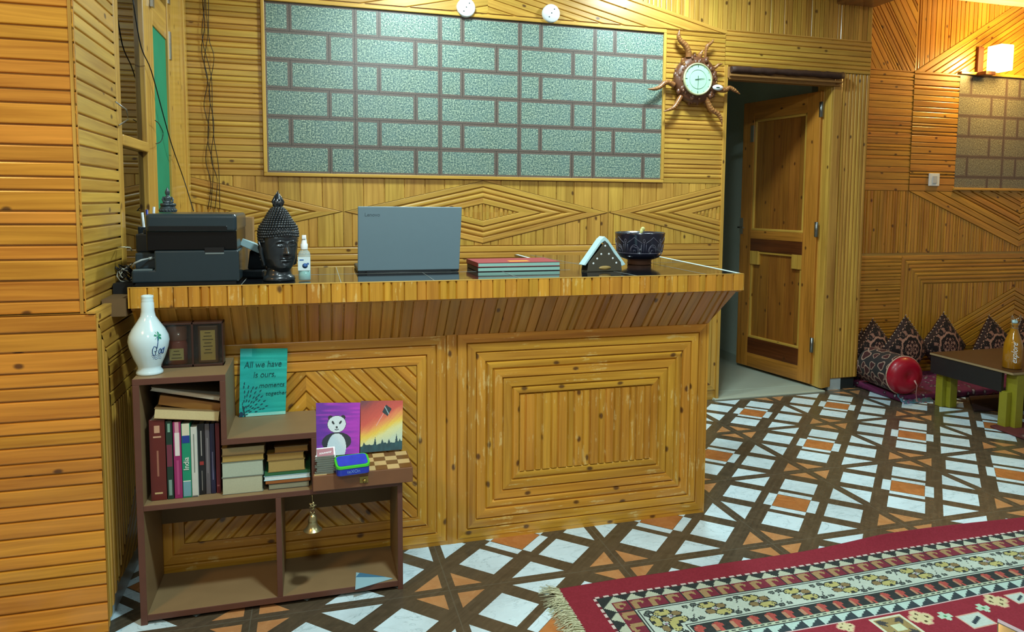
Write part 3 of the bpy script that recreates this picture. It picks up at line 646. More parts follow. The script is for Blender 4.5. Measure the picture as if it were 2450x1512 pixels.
for k in range(8):
    t=thing('booklet',['lowest','second lowest','third lowest','fourth lowest','fourth highest','third highest','second highest','highest'][k]+' grey booklet in the little stack beside the blue tin','booklet',(x0+((k*7)%3-1)*.002,.075,.4098+k*.0068),radians((k*5)%7-3),'little stack of grey booklets on the chess box')
    mb=MB(); mb.box((-.029,-.035,0),(.029,.035,.0011)); mb.box((-.029,-.035,.0052),(.029,.035,.0063)); part(mb,'cover',flat('booklet_cover',(116,124,116),.5),t)
    mb=MB(); mb.box((-.027,-.033,.0011),(.027,.034,.0052)); part(mb,'pages',GC,t)
t=thing('card_box','white card box with a red label tilted on top of the booklets','card box',(x0-.001,.062,.4655)); t.rotation_euler=(radians(48),0,radians(4))
mb=MB(); mb.box((-.03,-.018,0),(.03,.018,.008)); part(mb,'box',WHT,t,bevel=.001)
mb=MB(); mb.box((-.025,-.014,.008),(.025,.014,.0086)); part(mb,'red_label',flat('crimson_label',(140,24,44),.4),t)
text('souvenir','lettering',WHT,t,(0,0,.009),(0,0,radians(4)),.011,shear=.3)
# tin
tx=Yp((843,1110),.02).x; t=thing('blue_tin','blue lunch tin with a bright green rim standing on the chess box edge','tin',(tx,.035,.4100)); t.rotation_euler=(radians(0),0,radians(7))
def rr(w,d,r,n=5):
    o=[]
    for cx,cy,a0 in ((w-r,d-r,0),(-w+r,d-r,90),(-w+r,-d+r,180),(w-r,-d+r,270)):
        for k in range(n): a=radians(a0+90*k/(n-1)); o.append((cx+r*cos(a),cy+r*sin(a)))
    return o
TBL=flat('tin_blue',(26,50,170),.25,co=.5); TGR=flat('tin_green',(70,200,50),.3,co=.3)
mb=MB(); mb.prism([(x,y,0) for x,y in rr(.05,.028,.014)],(0,0,.022)); part(mb,'tin_body',TBL,t,bevel=.002)
sl=lambda P,z: [(x,y,z+(y+.028)*.30) for x,y in P]
mb=MB(); R_=rr(.0515,.0295,.015); A=[mb.V((x,y,.022)) for x,y in R_]; Bv=[mb.V(p) for p in sl(R_,.0285)]; n=len(A)
for i in range(n): mb.F([A[i],A[(i+1)%n],Bv[(i+1)%n],Bv[i]])
mb.F(Bv); part(mb,'rim',TGR,t)
mb=MB(); mb.prism(sl(rr(.0455,.0245,.01),.029),(0,0,.0015)); part(mb,'lid',flat('tin_lid',(52,70,200),.2,co=.6,var=.35,sc=45),t)
text('teXOn','lettering',flat('faded_blue',(110,150,210),.4),t,(0,-.0285,.011),(pi/2,0,0),.014)
# bell
BR=flat('aged_brass',(176,164,120),.3,me=.85); p0=Yp((747,1172),.045); bt_=Yp((747,1268),.045); t=thing('brass_bell','small brass bell hanging from the shelf on a short chain','bell',(p0.x,.046,bt_.z))
H_=.344-bt_.z; mb=MB(); mb.lathe([(.0,.052),(.006,.05),(.011,.044),(.012,.036),(.014,.03),(.013,.029),(.015,.016),(.021,.006),(.027,.001),(.028,0),(.024,.0),(.018,.008),(.0,.012)],28); part(mb,'bell_cup',BR,t)
mb=MB(); mb.tube([(0,0,.05),(.006,0,.056),(.004,0,.066),(-.004,0,.066),(-.006,0,.056),(0,0,.05)],.0016,6); 
for k in range(5): a=2*pi*k/5; mb.tube([(.011*cos(a),0,.078+.011*sin(a)),(.011*cos(a+2*pi*.4),0,.078+.011*sin(a+2*pi*.4))],.0016,5)
mb.tube([(0,0,.089),(0,0,H_)],.0012,5); part(mb,'chain',BR,t)
# bottle vase
vx=Yp((358,890),.115).x; t=thing('white_bottle','white glazed bottle with a palm tree picture on top of the shelf unit','bottle',(vx,.118,.7355))
z0=.7355; pz=lambda y: Yp((358,y),.118).z-z0
prof=[(0,0),(.036,0),(.0375,.004),(.0365,.009),(.031,.018),(.033,.026),(.0435,.05),(.0535,.082),(.0565,.102),(.054,.118),(.045,.137),(.031,.158),(.021,.175),(.0182,.19),(.0178,.215),(.0168,.217),(.0168,.221),(.0172,.224),(.0158,.227),(.0172,.231),(.0172,.236),(.0158,.238),(.013,.238),(.012,.2)]
k_=pz(706)/.238; prof=[(r*.98,z*k_) for r,z in prof]
mb=MB(); mb.lathe(prof,48); part(mb,'bottle_body',flat('white_glaze',(204,230,236),.14,co=.8,var=.03),t)
def onb(a,z,off=.0006):
    for (r0,h0),(r1,h1) in zip(prof[3:],prof[4:]):
        if h0<=z<=h1: r=r0+(r1-r0)*(z-h0)/(h1-h0)+off; return Vector((r*cos(a),r*sin(a),z))
    return Vector((.05*cos(a),.05*sin(a),z))
ac=radians(-52)
mb=MB()
for k in range(7):
    a=2*pi*k/7+.2; mb.poly([onb(ac,.118,.001),onb(ac+.14*cos(a)+.05*cos(a+1.4),.118+.011*sin(a)+.003,.0012),onb(ac+.22*cos(a),.118+.013*sin(a)-.002,.001),onb(ac+.14*cos(a)-.04*cos(a+1.4),.118+.009*sin(a)-.003,.001)])
part(mb,'palm_crown',flat('palm_green',(10,130,96),.5),t)
mb=MB(); mb.tube([onb(ac-.02+.05*(i/6)**2*-1,.116-.034*i/6,.0005) for i in range(7)],.0011,5); 
for k in range(3): mb.tube([onb(ac-.35+.6*i/10+.05*k,.060-.005*k+.0016*sin(i*1.3),.0) for i in range(11)],.0006,4)
ex=[(.03,.0),(-.02,.013),(-.12,.015),(-.2,.006),(-.2,-.006),(-.12,-.013),(-.02,-.011),(-.02,0),(-.09,0)]
for cx,sc_ in ((-.1,1.),): mb.tube([onb(ac+cx+a*sc_,.074+b*sc_,.0004) for a,b in ex],.0011,6)
for cx in (.12,.3): mb.tube([onb(ac+cx+.07*cos(a*.7),.072+.008*sin(a*.7),.0004) for a in range(10)],.0012,6)
mb.tube([onb(ac+.38,.083,.0004),onb(ac+.38,.064,.0004)],.0012,6)
part(mb,'blue_lettering',flat('print_blue',(24,70,130),.5),t)
# gift box with two jars
gx0,gx1=Yp((385,880),.18).x,Yp((536,876),.18).x; gz0=.7355; gz1=Yp((480,771),.18).z; GBX=thing('gift_box','dark gift box with clear windows standing behind the white bottle','gift box',((gx0+gx1)/2,.178,gz0))
w=(gx1-gx0)/2; h=gz1-gz0; DB=flat('dark_carton',(58,34,26),.35,co=.3)
mb=MB(); mb.box((-w,0,0),(w,.042,.008)); mb.box((-w,0,h-.006),(w,.042,h)); mb.box((-w,0,0),(-w+.006,.042,h)); mb.box((w-.004,0,0),(w,.042,h)); mb.box((-w,.046,0),(w,.042,h)); mb.box((-.002,0,0),(.004,.042,h)); part(mb,'carton',DB,GBX,bevel=.001)
mb=MB(); mb.box((-w+.006,.0005,.008),(-.002,.0012,h-.006)); mb.box((.004,.0005,.008),(w-.004,.0012,h-.006)); part(mb,'clear_window',glass('clear_film',(250,250,245),dark=1.,ro=.08),GBX)
for s_,cc,lab,c1,lb in ((-1,'pinkish jar with a cream label in the left half of the gift box','jar',(160,74,54),(216,200,130)),(1,'brown jar with a tall cream label in the right half of the gift box','jar',(104,66,34),(222,192,112))):
    t=thing('jar',cc,lab,((gx0+gx1)/2+s_*w*.5,.199,gz0+.0085)); r=.029
    if s_<0:
        mb=MB(); mb.lathe([(0,0),(r,0),(r,.062),(r*.9,.068),(r*.86,.074),(0,.074)],28,sy=.62); part(mb,'jar_body',flat('jar_glass',c1,.3,co=.5),t)
        mb=MB(); mb.lathe([(r*.95,.074),(r*.97,h-.02),(0,h-.02)],28,sy=.62); part(mb,'jar_cap',flat('jar_cap',(140,90,70),.3,co=.4),t)
        ly0,ly1,lw=.014,.05,.02
    else:
        mb=MB(); mb.box((-r,-.016,0),(r,.017,h-.02)); part(mb,'jar_body',flat('jar_brown',c1,.3,co=.5),t,bevel=.004); ly0,ly1,lw=.01,h-.034,.021
    mb=MB(); mb.box((-lw,-.0185,ly0),(lw,-.0178,ly1)); part(mb,'jar_label',flat('cream_label',lb,.6,var=.15),t)
    mb=MB()
    for k in range(7 if s_>0 else 3): z=ly1-.009-k*.0105; q_=lw*(.4+.4*((k*37)%5)/5); mb.box((-q_,-.0192,z),(q_,-.0186,z+.0022))
    part(mb,'label_lines',flat('label_ink',(90,70,30),.7),t)
# ================================================================ things on the counter
zc0=ZT+.0006
def cy(q,y): return Yp(q,y)
# printer
px0,px1=cy((315,680),.25).x,cy((573,676),.25).x; pw=(px1-px0); pc=(px0+px1)/2; zt_=cy((450,511),.25).z-ZT
PR=thing('printer','black multifunction printer on the left end of the counter','printer',(pc,.25,zc0))
U=lambda px: cy((px,600),.25).x-pc
VZ=lambda py: cy((450,py),.25).z-ZT
PB=flat('printer_shell',(38,52,58),.28,co=.25,bumpy=.04)
mb=MB(); mb.prism([(-pw/2,0,.004),(pw/2,0,.004),(pw/2,0,VZ(600)),(U(368),0,VZ(600)),(U(368),0,VZ(646)),(-pw/2,0,VZ(646))],(0,.33,0)); mb.box((-pw/2+.004,.035,VZ(646)),(U(368),.33,VZ(600)-.008)); part(mb,'base_unit',PB,PR,bevel=.005)
mb=MB(); mb.box((-pw/2+.01,.004,0),(pw/2-.01,.32,.004)); part(mb,'foot',BLKR,PR)
mb=MB(); mb.box((U(349),.012,VZ(600)),(pw/2-.006,.32,VZ(552))); part(mb,'output_recess',flat('recess_black',(8,9,10),.25),PR,bevel=.003)
mb=MB(); mb.box((U(349),.0,VZ(556)),(pw/2-.004,.33,VZ(512))); part(mb,'scanner_lid',PB,PR,bevel=.012,seg=4)
mb=MB(); mb.box((U(356),-.001,VZ(553)),(U(545),.004,VZ(541))); part(mb,'control_strip',flat('strip_black',(16,20,22),.2,co=.3),PR,bevel=.002)
mb=MB(); mb.box((U(490),-.0008,VZ(604)),(U(536),.01,VZ(593))); part(mb,'paper_slot',BLK,PR)
mb=MB(); mb.box((U(491),-.0015,VZ(609)),(U(536),.004,VZ(605.5))); part(mb,'grey_edge',flat('grey_edge',(110,122,122),.4),PR); mb=MB(); mb.box((U(316),.004,VZ(646)-.001),(U(362),.03,VZ(643.5))); part(mb,'grey_edge',flat('grey_edge',(110,122,122),.4),PR)
mb=MB(); mb.box((-pw/2-.004,.09,VZ(600)-.01),(U(346),.25,VZ(563))); mb.box((-pw/2+.012,.12,VZ(565)),(U(346),.24,VZ(552))); part(mb,'paper_tray',BLKM,PR,bevel=.004)
mb=MB(); mb.tube([(U(352),.02,VZ(619)),(U(338),.0,VZ(621)),(U(322),-.004,VZ(628)),(U(312),.02,VZ(637)),(U(306),.06,VZ(642))],.003,8); mb.tube([(U(352),.02,VZ(619)),(U(362),.03,VZ(618))],.0045,8); part(mb,'usb_cable',flat('grey_cable',(160,166,162),.45),PR)
# white and dark cables by the pillar
t=tag(MB() and None,) if False else None
mb=MB(); mb.tube([Xp((283,592),XL+.005),cy((300,591),.3),cy((311,592),.32),cy((315,600),.33)],.0024,6); tag(mb.build('white_cable',CREAM),'thin cream cable running from the pillar to the back of the printer','cable')
mb=MB(); rnd=random.Random(5); 
for k in range(9):
    c0_=cy((300+rnd.uniform(-6,8),655+rnd.uniform(-8,6)),.36); a0=rnd.uniform(0,6)
    mb.tube([c0_+Vector((.018*cos(a0+i*.7+k),.02*sin(i*1.1+k),.022*sin(a0+i*.8))) for i in range(9)],.0022,5,k%2)
mb.box((XL+.002,.3,.953),(-.345,.42,.9845)); tag(mb.build('cable_tangle',[BLKR,flat('grey_wire',(150,146,130),.5)]),'tangle of black and grey cables between the pillar and the printer','cable')
mb=MB(); mb.box((XL+.002,.17,.90),(-.34,.44,.952)); S(mb.build('trim_8',flat('brown_ledge',(110,84,52),.6)))
# pen cup behind the printer tray
q=cy((331,552),.42); t=thing('pen_holder','black pen cup with pens standing behind the printer tray','pen holder',(q.x-.004,.60,zc0))
mb=MB(); mb.lathe([(0,0),(.03,0),(.034,.165),(.031,.165),(.028,.01),(0,.01)],24); part(mb,'cup',BLKM,t)
for k,(dx,dy,c) in enumerate(((-.012,.0,(210,216,216)),(-.004,.01,(50,60,140)),(.012,-.004,(196,200,206)))):
    mb=MB(); mb.tube([(dx*.4,dy,.02),(dx*1.6,dy,.215+.01*k)],.0042,8); part(mb,'pen',flat('pen_barrel',c,.3),t)
# small seated figure on the printer
def seated_buddha(t,s):
    mat=flat('dark_resin',(52,64,68),.35,co=.2,var=.3,sc=60)
    mb=MB(); mb.lathe([(0,0),(.045,0),(.048,.006),(.043,.012),(.046,.02),(.04,.027),(.043,.031),(.036,.036),(0,.036)],28,sy=.7)
    for k in range(16): a=2*pi*k/16; mb.sphere((.045*cos(a),.045*.7*sin(a),.012),.006,8,sc=(1,1,1.2))
    part(mb,'lotus_base',mat,t,smooth=True)
    mb=MB(); mb.lathe([(0,.036),(.036,.036),(.04,.044),(.032,.052),(.02,.058),(.018,.07),(.021,.082),(.02,.09),(.009,.096),(.007,.1),(.0115,.106),(.0135,.116),(.0125,.124),(.009,.132),(.0055,.137),(.004,.142),(0,.150)],24,sy=.75)
    for sx in(-1,1): mb.tube([(sx*.019,0,.09),(sx*.027,-.004,.075),(sx*.024,-.014,.06),(sx*.004,-.02,.056)],[.007,.0065,.006,.005],8); mb.tube([(sx*.036,-.004,.044),(sx*.02,-.026,.046),(-sx*.012,-.026,.043)],[.01,.009,.006],8)
    part(mb,'seated_figure',mat,t,smooth=True)
sx_=cy((402,508),.36); t=thing('buddha_figurine','small dark seated Buddha figurine on top of the printer','figurine',(sx_.x,.36,zc0+zt_+.0012),radians(20)); seated_buddha(t,1); k=(Yp((402,447),.36).z-t.location.z)/.150; t.scale=(k,k,k)
# things to the right of the printer
t=thing('card_machine','dark desk machine standing between the printer and the Buddha head','desk machine',(cy((592,668),.40).x+.034,.42,zc0),radians(-20))
mb=MB(); mb.box((-.035,-.05,0),(.04,.07,.028)); part(mb,'base',BLKM,t,bevel=.006)
mb=MB(); mb.hexa([Vector(p) for p in ((-.03,-.02,.028),(.035,-.02,.028),(.035,.06,.028),(-.03,.06,.028),(-.03,0.0,.09),(.035,-.01,.075),(.035,.06,.09),(-.03,.06,.1))]); part(mb,'upright',BLK,t,bevel=.004)
mb=MB(); mb.tube([(.045,-.04,.03),(.055,-.02,.045),(.045,.0,.05),(.05,.03,.04)],.005,8); part(mb,'cord',BLKR,t)
q=cy((600,592),.38); t=thing('paper_block','pale grey paper block lying tilted on the dark desk machine','paper block',(q.x+.012,.42,q.z-.002)); t.rotation_euler=(radians(-12),radians(22),radians(-25))
mb=MB(); mb.box((-.036,-.04,-.012),(.036,.04,.012)); part(mb,'block',flat('pale_grey_card',(150,176,178),.5),t,bevel=.002)
q=cy((590,548),.6); t=tag((lambda m:(m.box((q.x-.03,.58,ZT+.0006),(q.x+.022,.66,ZT+.2)),m.build('cardboard_box',flat('cardboard',(150,112,66),.7,var=.15)))[1])(MB()),'narrow brown cardboard box behind the right end of the printer','box')
# Buddha head
def head(t):
    m=flat('black_resin',(30,36,40),.3,co=.35,var=.2,sc=50)
    NZ,NP=90,120; z0,z1=.028,.215
    def half(z):
        T=(z-z0)/(z1-z0)
        X=[(0,.020),(.06,.034),(.16,.047),(.3,.058),(.45,.063),(.6,.066),(.75,.066),(.88,.058),(1,.04)]
        Fr=[(0,.028),(.05,.044),(.12,.052),(.25,.055),(.4,.058),(.55,.061),(.7,.064),(.85,.056),(1,.038)]
        Bk=[(0,.018),(.1,.026),(.25,.045),(.45,.062),(.7,.068),(.88,.06),(1,.04)]
        def ip(L):
            for (a,b),(c,d) in zip(L,L[1:]):
                if T<=c: f=(T-a)/(c-a); return b+(d-b)*f
            return L[-1][1]
        return ip(X),ip(Fr),ip(Bk)
    G=lambda d,s: math.exp(-(d/s)**2)
    mb=MB(); R=[]
    for j in range(NZ+1):
        z=z0+(z1-z0)*j/NZ; X,Fr,Bk=half(z); L=[]
        for i in range(NP):
            a=2*pi*i/NP; sx,cx_=sin(a),cos(a)        # a=0 is the front (-y)
            p=.86; x=X*(abs(sx)**p)*(1 if sx>=0 else -1); y=(-Fr if cx_>=0 else Bk)*abs(cx_)**(p if cx_<0 else .8)
            d=0.
            if cx_>0:
                xx=x
                nose=G(xx,.0055+.005*max(0,(.133-z)/.03) if z<.136 else .0055)*(max(0,min(1,(.150-z)/.045)) if z>.103 else max(0,(z-.096)/.007))
                d+=.020*nose
                for s in (-1,1):
                    ex=xx-s*.023
                    d+=-.0085*G(ex,.0125)*G(z-.134,.011)          # socket
                    d+=.0098*G(ex,.0105)*G(z-.1315,.0062)          # closed lid
                    d+=-.003*G(ex,.012)*G(z-.1262,.0016)          # lid line
                    bz=.1485-.010*((abs(ex)/.022)**2); d+=.0052*G(ex,.021)*G(z-bz,.0026)
                    d+=.003*G(xx-s*.03,.013)*G(z-.098,.014)        # cheek
                    d+=.0045*G(xx-s*.0075,.0042)*G(z-.1025,.0042)  # nostril
                lipw=.0155
                d+=.0072*G(xx,lipw)*G(z-(.0845+.0012*G(xx,.003)*-1),.0030)+.0078*G(xx,lipw*.8)*G(z-.0765,.0032)-.0048*G(xx,lipw*1.2)*G(z-.0805,.0013)
                d+=-.002*G(xx,.0035)*G(z-.091,.003)
                d+=.0055*G(xx,.013)*G(z-.057,.0085)-.0035*G(xx,.012)*G(z-.0685,.004)
                for s in(-1,1): d+=-.0025*G(xx-s*.0185,.003)*G(z-.082,.003)
            L.append(mb.V((x*(1+d*2),y-d,z)))
        R.append(L)
    for A,B in zip(R,R[1:]):
        for i in range(NP): mb.F([A[i],A[(i+1)%NP],B[(i+1)%NP],B[i]],0,(.5,.5,.5),None,True)
    mb.F(R[0][::-1]); mb.F(R[-1])
    for s in (-1,1):   # long ears
        mb.tube([(s*.066,.006,.150),(s*.071,.002,.146),(s*.070,.004,.125),(s*.067,.0,.105),(s*.065,-.004,.085),(s*.062,-.002,.062),(s*.059,.002,.056)],[.004,.008,.009,.0065,.006,.0085,.004],10)
    part(mb,'carved_head',m,t,smooth=True)
    mb=MB(); mb.lathe([(0,0),(.058,0),(.060,.006),(.057,.016),(.050,.020),(.047,.026),(.045,.036),(.041,.055),(0,.055)],40,sy=.85); part(mb,'neck_base',m,t,smooth=True)
    mb=MB(); prof=[(.069,.158),(.0715,.172),(.0705,.188),(.065,.203),(.055,.217),(.045,.231),(.0375,.244),(.031,.256),(.024,.266),(.016,.272),(0,.274)]
    cap=[(.062,.150)]+prof; mb.lathe([(max(0,r-.004),z) for r,z in cap],40,sy=.98)
    rows=[(.0685,.146,0),(.0700,.155,1)]+[(r,z,1) for r,z in [( .0708,.1645),(.0710,.174),(.0700,.1835),(.0680,.193),(.0645,.202),(.0585,.2105),(.0525,.2185),(.0475,.2265),(.0432,.2345),(.039,.242),(.035,.2495),(.030,.257),(.0245,.2635),(.018,.269)]]
    for j,(r,z,f) in enumerate(rows):
        n=max(8,int(2*pi*r/.0098))
        for i in range(n):
            a=2*pi*(i+.5*(j%2))/n; fr_=1-.07*max(0,cos(a)) if j<6 else 1.; x,y=r*sin(a)*(1 if j>5 else .99),-r*cos(a)*.97*fr_
            zz=z
            if y<-.02 and j<2: 
                continue
            if y<0 and j<4: zz=z+ (.008*(1-abs(x)/.075) if j<4 else 0)
            mb.sphere((x,y,zz),.0054,8,sc=(1,1,1))
    for j in range(6):     # curls coming down at the temples and nape
        z=.138-j*.012
        for a in [radians(d) for d in range(98+j*3,263-j*3,8)]:
            r=.0675-.0012*j; mb.sphere((r*sin(a)*1.02,-r*cos(a),z),.0052,6)
    part(mb,'curled_hair',m,t,smooth=True)
    mb=MB(); mb.lathe([(.013,.268),(.017,.276),(.0175,.284),(.013,.296),(.007,.306),(0,.314)],20,sy=.7)
    for (x,y,h,l) in ((0,-.006,.334,0),(-.006,-.004,.327,-.002),(.007,-.004,.325,.003),(-.013,0,.317,-.005),(.014,0,.315,.006),(0,.006,.33,0),(-.009,.004,.321,0),(.010,.004,.319,0)):
        mb.tube([(x,y,.278),(x*1.25+l*.3,y*1.5,.292),(x*.9+l*.4,y,.303),(x*.7+l*.3,y*.3,h)],[.007,.0075,.005,.0006],8)
    part(mb,'flame_finial',m,t,smooth=True)
bx=cy((668,668),.282); BH=thing('buddha_statue','large black Buddha head with curled hair and flame top on the counter','statue',(bx.x,.285,zc0),radians(30)); head(BH)
k=(Yp((667,456),.285).z-ZT)/.334; BH.scale=(k,k,k)
# sanitiser
q=cy((729,670),.262); t=thing('sanitizer_bottle','small clear spray bottle of sanitizer beside the Buddha head','bottle',(q.x,.265,zc0)); hh_=cy((724,563),.265).z-ZT
mb=MB(); mb.lathe([(0,.001),(.019,.001),(.0205,.006),(.0205,.088),(.018,.098),(.0105,.106),(.0105,.112),(0,.112)],24,sy=.72); part(mb,'bottle_body',flat('clear_plastic',(196,222,222),.12,co=.5,alpha=.42),t)
mb=MB(); mb.lathe([(0,.003),(.0185,.003),(.0185,.034),(0,.034)],24,sy=.7); part(mb,'liquid',flat('green_liquid',(120,206,200),.1,co=.4,alpha=.85),t)
mb=MB(); mb.box((-.019,-.0152,.036),(.019,-.0146,.082)); mb.box((-.021,-.014,.036),(-.019,.0,.082)); part(mb,'bottle_label',flat('sanitizer_label',(206,226,230),.4),t)
mb=MB(); mb.lathe([(0,0),(.009,0),(.0,.001)],16,Matrix.Translation((.002,-.0154,.052))@Matrix.Rotation(pi/2,4,'X')); mb.box((-.016,-.0158,.07),(-.002,-.0154,.074)); mb.box((.008,-.0158,.056),(.015,-.0154,.062)); part(mb,'label_print',flat('label_blue',(60,100,160),.5),t)
mb=MB(); mb.lathe([(.0115,.108),(.012,.125),(.0095,.128),(.0085,.14),(.0075,.142),(.007,.156),(0,.156)],20); mb.box((-.006,-.012,.144),(.006,0,.152)); part(mb,'spray_head',WHT,t)
k=hh_/.156; t.scale=(k*1.,k,k)
# laptop (open, seen from behind)
la,lb,lc,ld=cy((856,653),.465),cy((1099,648),.465),cy((1108,496),.425),cy((858,494),.425)
# make the lid a clean rectangle
wL=(lb.x-la.x)/1.; LT=thing('laptop','open grey laptop seen from behind on the counter','laptop',((la.x+lb.x)/2,.468,zc0)); zl_=(lc.z+ld.z)/2-ZT
wT=(lc.x-ld.x); lean=.055
mb=MB(); mb.box((-wL/2,.004,.0),(wL/2,.252,.017)); part(mb,'keyboard_base',flat('laptop_base',(34,38,42),.4),LT,bevel=.004)
LG=flat('laptop_lid_grey',(118,142,152),.4,var=.03)
mb=MB(); y0_,y1_=0.,-lean
mb.hexa([Vector(p) for p in ((-wL/2,0,.008),(wL/2,0,.008),(wL/2,.007,.008),(-wL/2,.007,.008),(-wL/2-.000,y1_,zl_),(wL/2,y1_,zl_),(wL/2,y1_+.006,zl_),(-wL/2,y1_+.006,zl_))]); part(mb,'lid',LG,LT,bevel=.003)
mb=MB(); mb.box((-wL/2+.03,.0,.0),(wL/2-.03,.014,.014)); part(mb,'hinge',BLKM,LT,bevel=.003)
al=atan2(lean,zl_-.008); text('Lenovo','logo',flat('logo_grey',(84,102,110),.4),LT,(-wL/2+.05,-lean*.86-.001,.008+(zl_-.008)*.875),(pi/2+al,0,0),.018)
# ledgers
for i in range(2):
    x0,x1=.785+.0,1.112; t=thing('ledger',('upper','lower')[1-i]+' of two wide ledgers beside the laptop, '+('red cover with an orange sticker' if i else 'mostly hidden under the red one'),'ledger',((x0+x1)/2,.44,zc0+.0172*i),radians(1 if i else 0))
    w=(x1-x0)/2; d=.20
    mb=MB(); mb.box((-w,0,0),(w,d,.0022)); mb.box((-w,0,.0148),(w,d,.017)); mb.box((-w,-.0005,0),(-w+.002,d,.017)); part(mb,'cover',flat('ledger_cover',(150,48,52) if i else (60,40,44),.5),t,bevel=.0008)
    mb=MB(); mb.box((-w+.002,.0015,.0022),(w-.002,d-.002,.0148)); part(mb,'pages',flat('ledger_pages',(150,196,182),.6,var=.05,sc=200),t)
    if i: mb=MB(); mb.box((-.03,.03,.017),(.05,.075,.0174)); part(mb,'sticker',flat('orange_sticker',(236,150,40),.5),t)
# napkin holder
na,nb=cy((1403,655),.36),cy((1490,655),.36); q=cy((1447,650),.36); NH=thing('napkin_holder','brown triangular napkin holder with white dots holding white napkins','napkin holder',(q.x,.36,zc0),radians(6)); hN=cy((1443,576),.36).z-ZT; wN=(nb.x-na.x)/2
NM=flat('holder_brown',(74,70,58),.3,co=.3)
def arch(w,h):
    P=[(-w,.0)]
    for k in range(9): f=k/8; P.append((-w*(1-f)**.82,.0+h*(f**.9)*.98+h*.02*f)) if k else None
    R=[(-x,z) for x,z in P[::-1]][1:]
    return P+R
mb=MB(); A=[(-wN,.0),(-wN*.93,.035),(-wN*.66,.058),(-wN*.35,.083),(0,hN),(wN*.35,.083),(wN*.66,.058),(wN*.93,.035),(wN,0)]
for y in (0,.05): mb.prism([(x,y,z) for x,z in A[:]],(0,.003,0))
mb.box((-wN,0,0),(wN,.053,.003)); part(mb,'holder_plates',NM,NH,bevel=.0008)
mb=MB()
for x,z in ((0,hN-.020),(-wN*.22,.067),(-wN*.45,.050),(-wN*.66,.032),(wN*.22,.067),(wN*.45,.050),(wN*.66,.032)): mb.lathe([(0,0),(.0042,0),(.0036,.0008),(0,.001)],16,Matrix.Translation((x,-.0002,z))@Matrix.Rotation(pi/2,4,'X'))
part(mb,'white_dots',WHT,NH)
mb=MB(); mb.lathe([(0,0),(1,0),(1,.001),(0,.001)],28,Matrix.Translation((0,-.0002,.014))@Matrix.Rotation(pi/2,4,'X')@Matrix.Diagonal((.026,.008,.8,1))); part(mb,'oval_cutout',flat('oval_pale',(170,140,80),.4),NH)
t=thing('napkins','folded white paper napkins held in the triangular holder','napkins',tuple(NH.location),radians(6))
mb=MB()
for k in range(5): 
    y=.006+k*.0085; e=.014; zb_=.030
    mb.prism([(-wN-e,y,zb_-.004),(-wN-e*.3,y,zb_-.006),(-wN*.2,y,hN-.012),(0,y,hN-.002),(wN*.2,y,hN-.012),(wN+e*.2,y,zb_-.012),(wN+e+.006,y,zb_-.006),(wN*.2,y,hN+.004),(0,y,hN+.016),(-wN*.2,y,hN+.004)],(0,.0075,0))
part(mb,'napkin_layers',flat('napkin_white',(190,224,226),.7),t,bevel=.002)
# bowl
q=cy((1534,640),.62); hB=(cy((1530,556),.62).z-ZT); rB=(cy((1587,575),.62).x-cy((1470,575),.62).x)/2
t=thing('carved_bowl','dark carved bowl with arch and elephant pattern on a small foot','bowl',(q.x,.64,zc0))
mb=MB(); mb.lathe([(0,0),(.05,0),(.052,.004),(.05,.016),(.056,.022)],40); part(mb,'foot_ring',flat('brown_clay',(104,70,50),.5),t)
k=rB/.107; bo=[(0,.02),(.056,.022),(.079,.032),(.090,.048),(.0945,.073),(.0975,.10),(.100,.128),(.1015,.136),(.0985,.138),(.092,.125),(.084,.07),(.06,.04),(0,.034)]; bo=[(r*k,z/.138*hB) for r,z in bo]
mb=MB(); mb.lathe(bo,56); part(mb,'bowl_body',flat('glazed_navy',(26,28,44),.22,co=.6,var=.25,sc=30),t)
mb=MB(); LW=.0011
def onr(a,zf):
    z=zf*hB
    for (r0,h0),(r1,h1) in zip(bo[2:8],bo[3:9]):
        if h0<=z<=h1: r=r0+(r1-r0)*(z-h0)/(h1-h0); return Vector((r*cos(a),r*sin(a),z))
    return Vector((bo[6][0]*cos(a),bo[6][0]*sin(a),z))
for s_ in range(8):
    a0=radians(-90+8+s_*45); hw_=radians(19)
    mb.tube([onr(a0+hw_*f,.82-.14*abs(f)**1.3+.05*(1-abs(f))**4) for f in [i/8-1 for i in range(17)]],LW,5)
    for f in(-1,1): mb.tube([onr(a0+hw_*f*.9,.66),onr(a0+hw_*f*.9,.40)],LW,5)
    mb.tube([onr(a0+hw_*.62*cos(b),.40+.24*sin(b)) for b in [pi*i/12 for i in range(13)]],LW,5)
    mb.tube([onr(a0+hw_+radians(3.5)+radians(2.5)*cos(b),.76+.05*sin(b)) for b in [2*pi*i/8 for i in range(9)]],LW,5)
    mb.tube([onr(a0+hw_+radians(3.5),.70),onr(a0+hw_+radians(3.5),.40)],LW,5)
    # elephant outline
    E2=[(-.45,.40),(-.45,.52),(-.3,.58),(0,.58),(.15,.55),(.3,.56),(.42,.50),(.45,.40)]; mb.tube([onr(a0+hw_*x,z) for x,z in E2],LW,5); mb.tube([onr(a0+hw_*x,z) for x,z in ((-.2,.40),(-.15,.48),(.05,.48),(.1,.40))],LW,5)
mb.tube([onr(2*pi*i/40,.375) for i in range(41)],LW,5,cap=False)
part(mb,'incised_pattern',flat('pattern_grey',(112,108,122),.5),t)
mb=MB(); mb.tube([(-.01,.0,.07),(.005,.0,hB*.98),(.012,.0,hB+.012)],[.006,.006,.0085],12); mb.sphere((.0135,0,hB+.013),.0095,12); tag(mb.build('yellow_stick',flat('pale_yellow',(212,208,130),.4),None),'pale yellow rounded stick end poking out of the carved bowl','stick').location=t.location
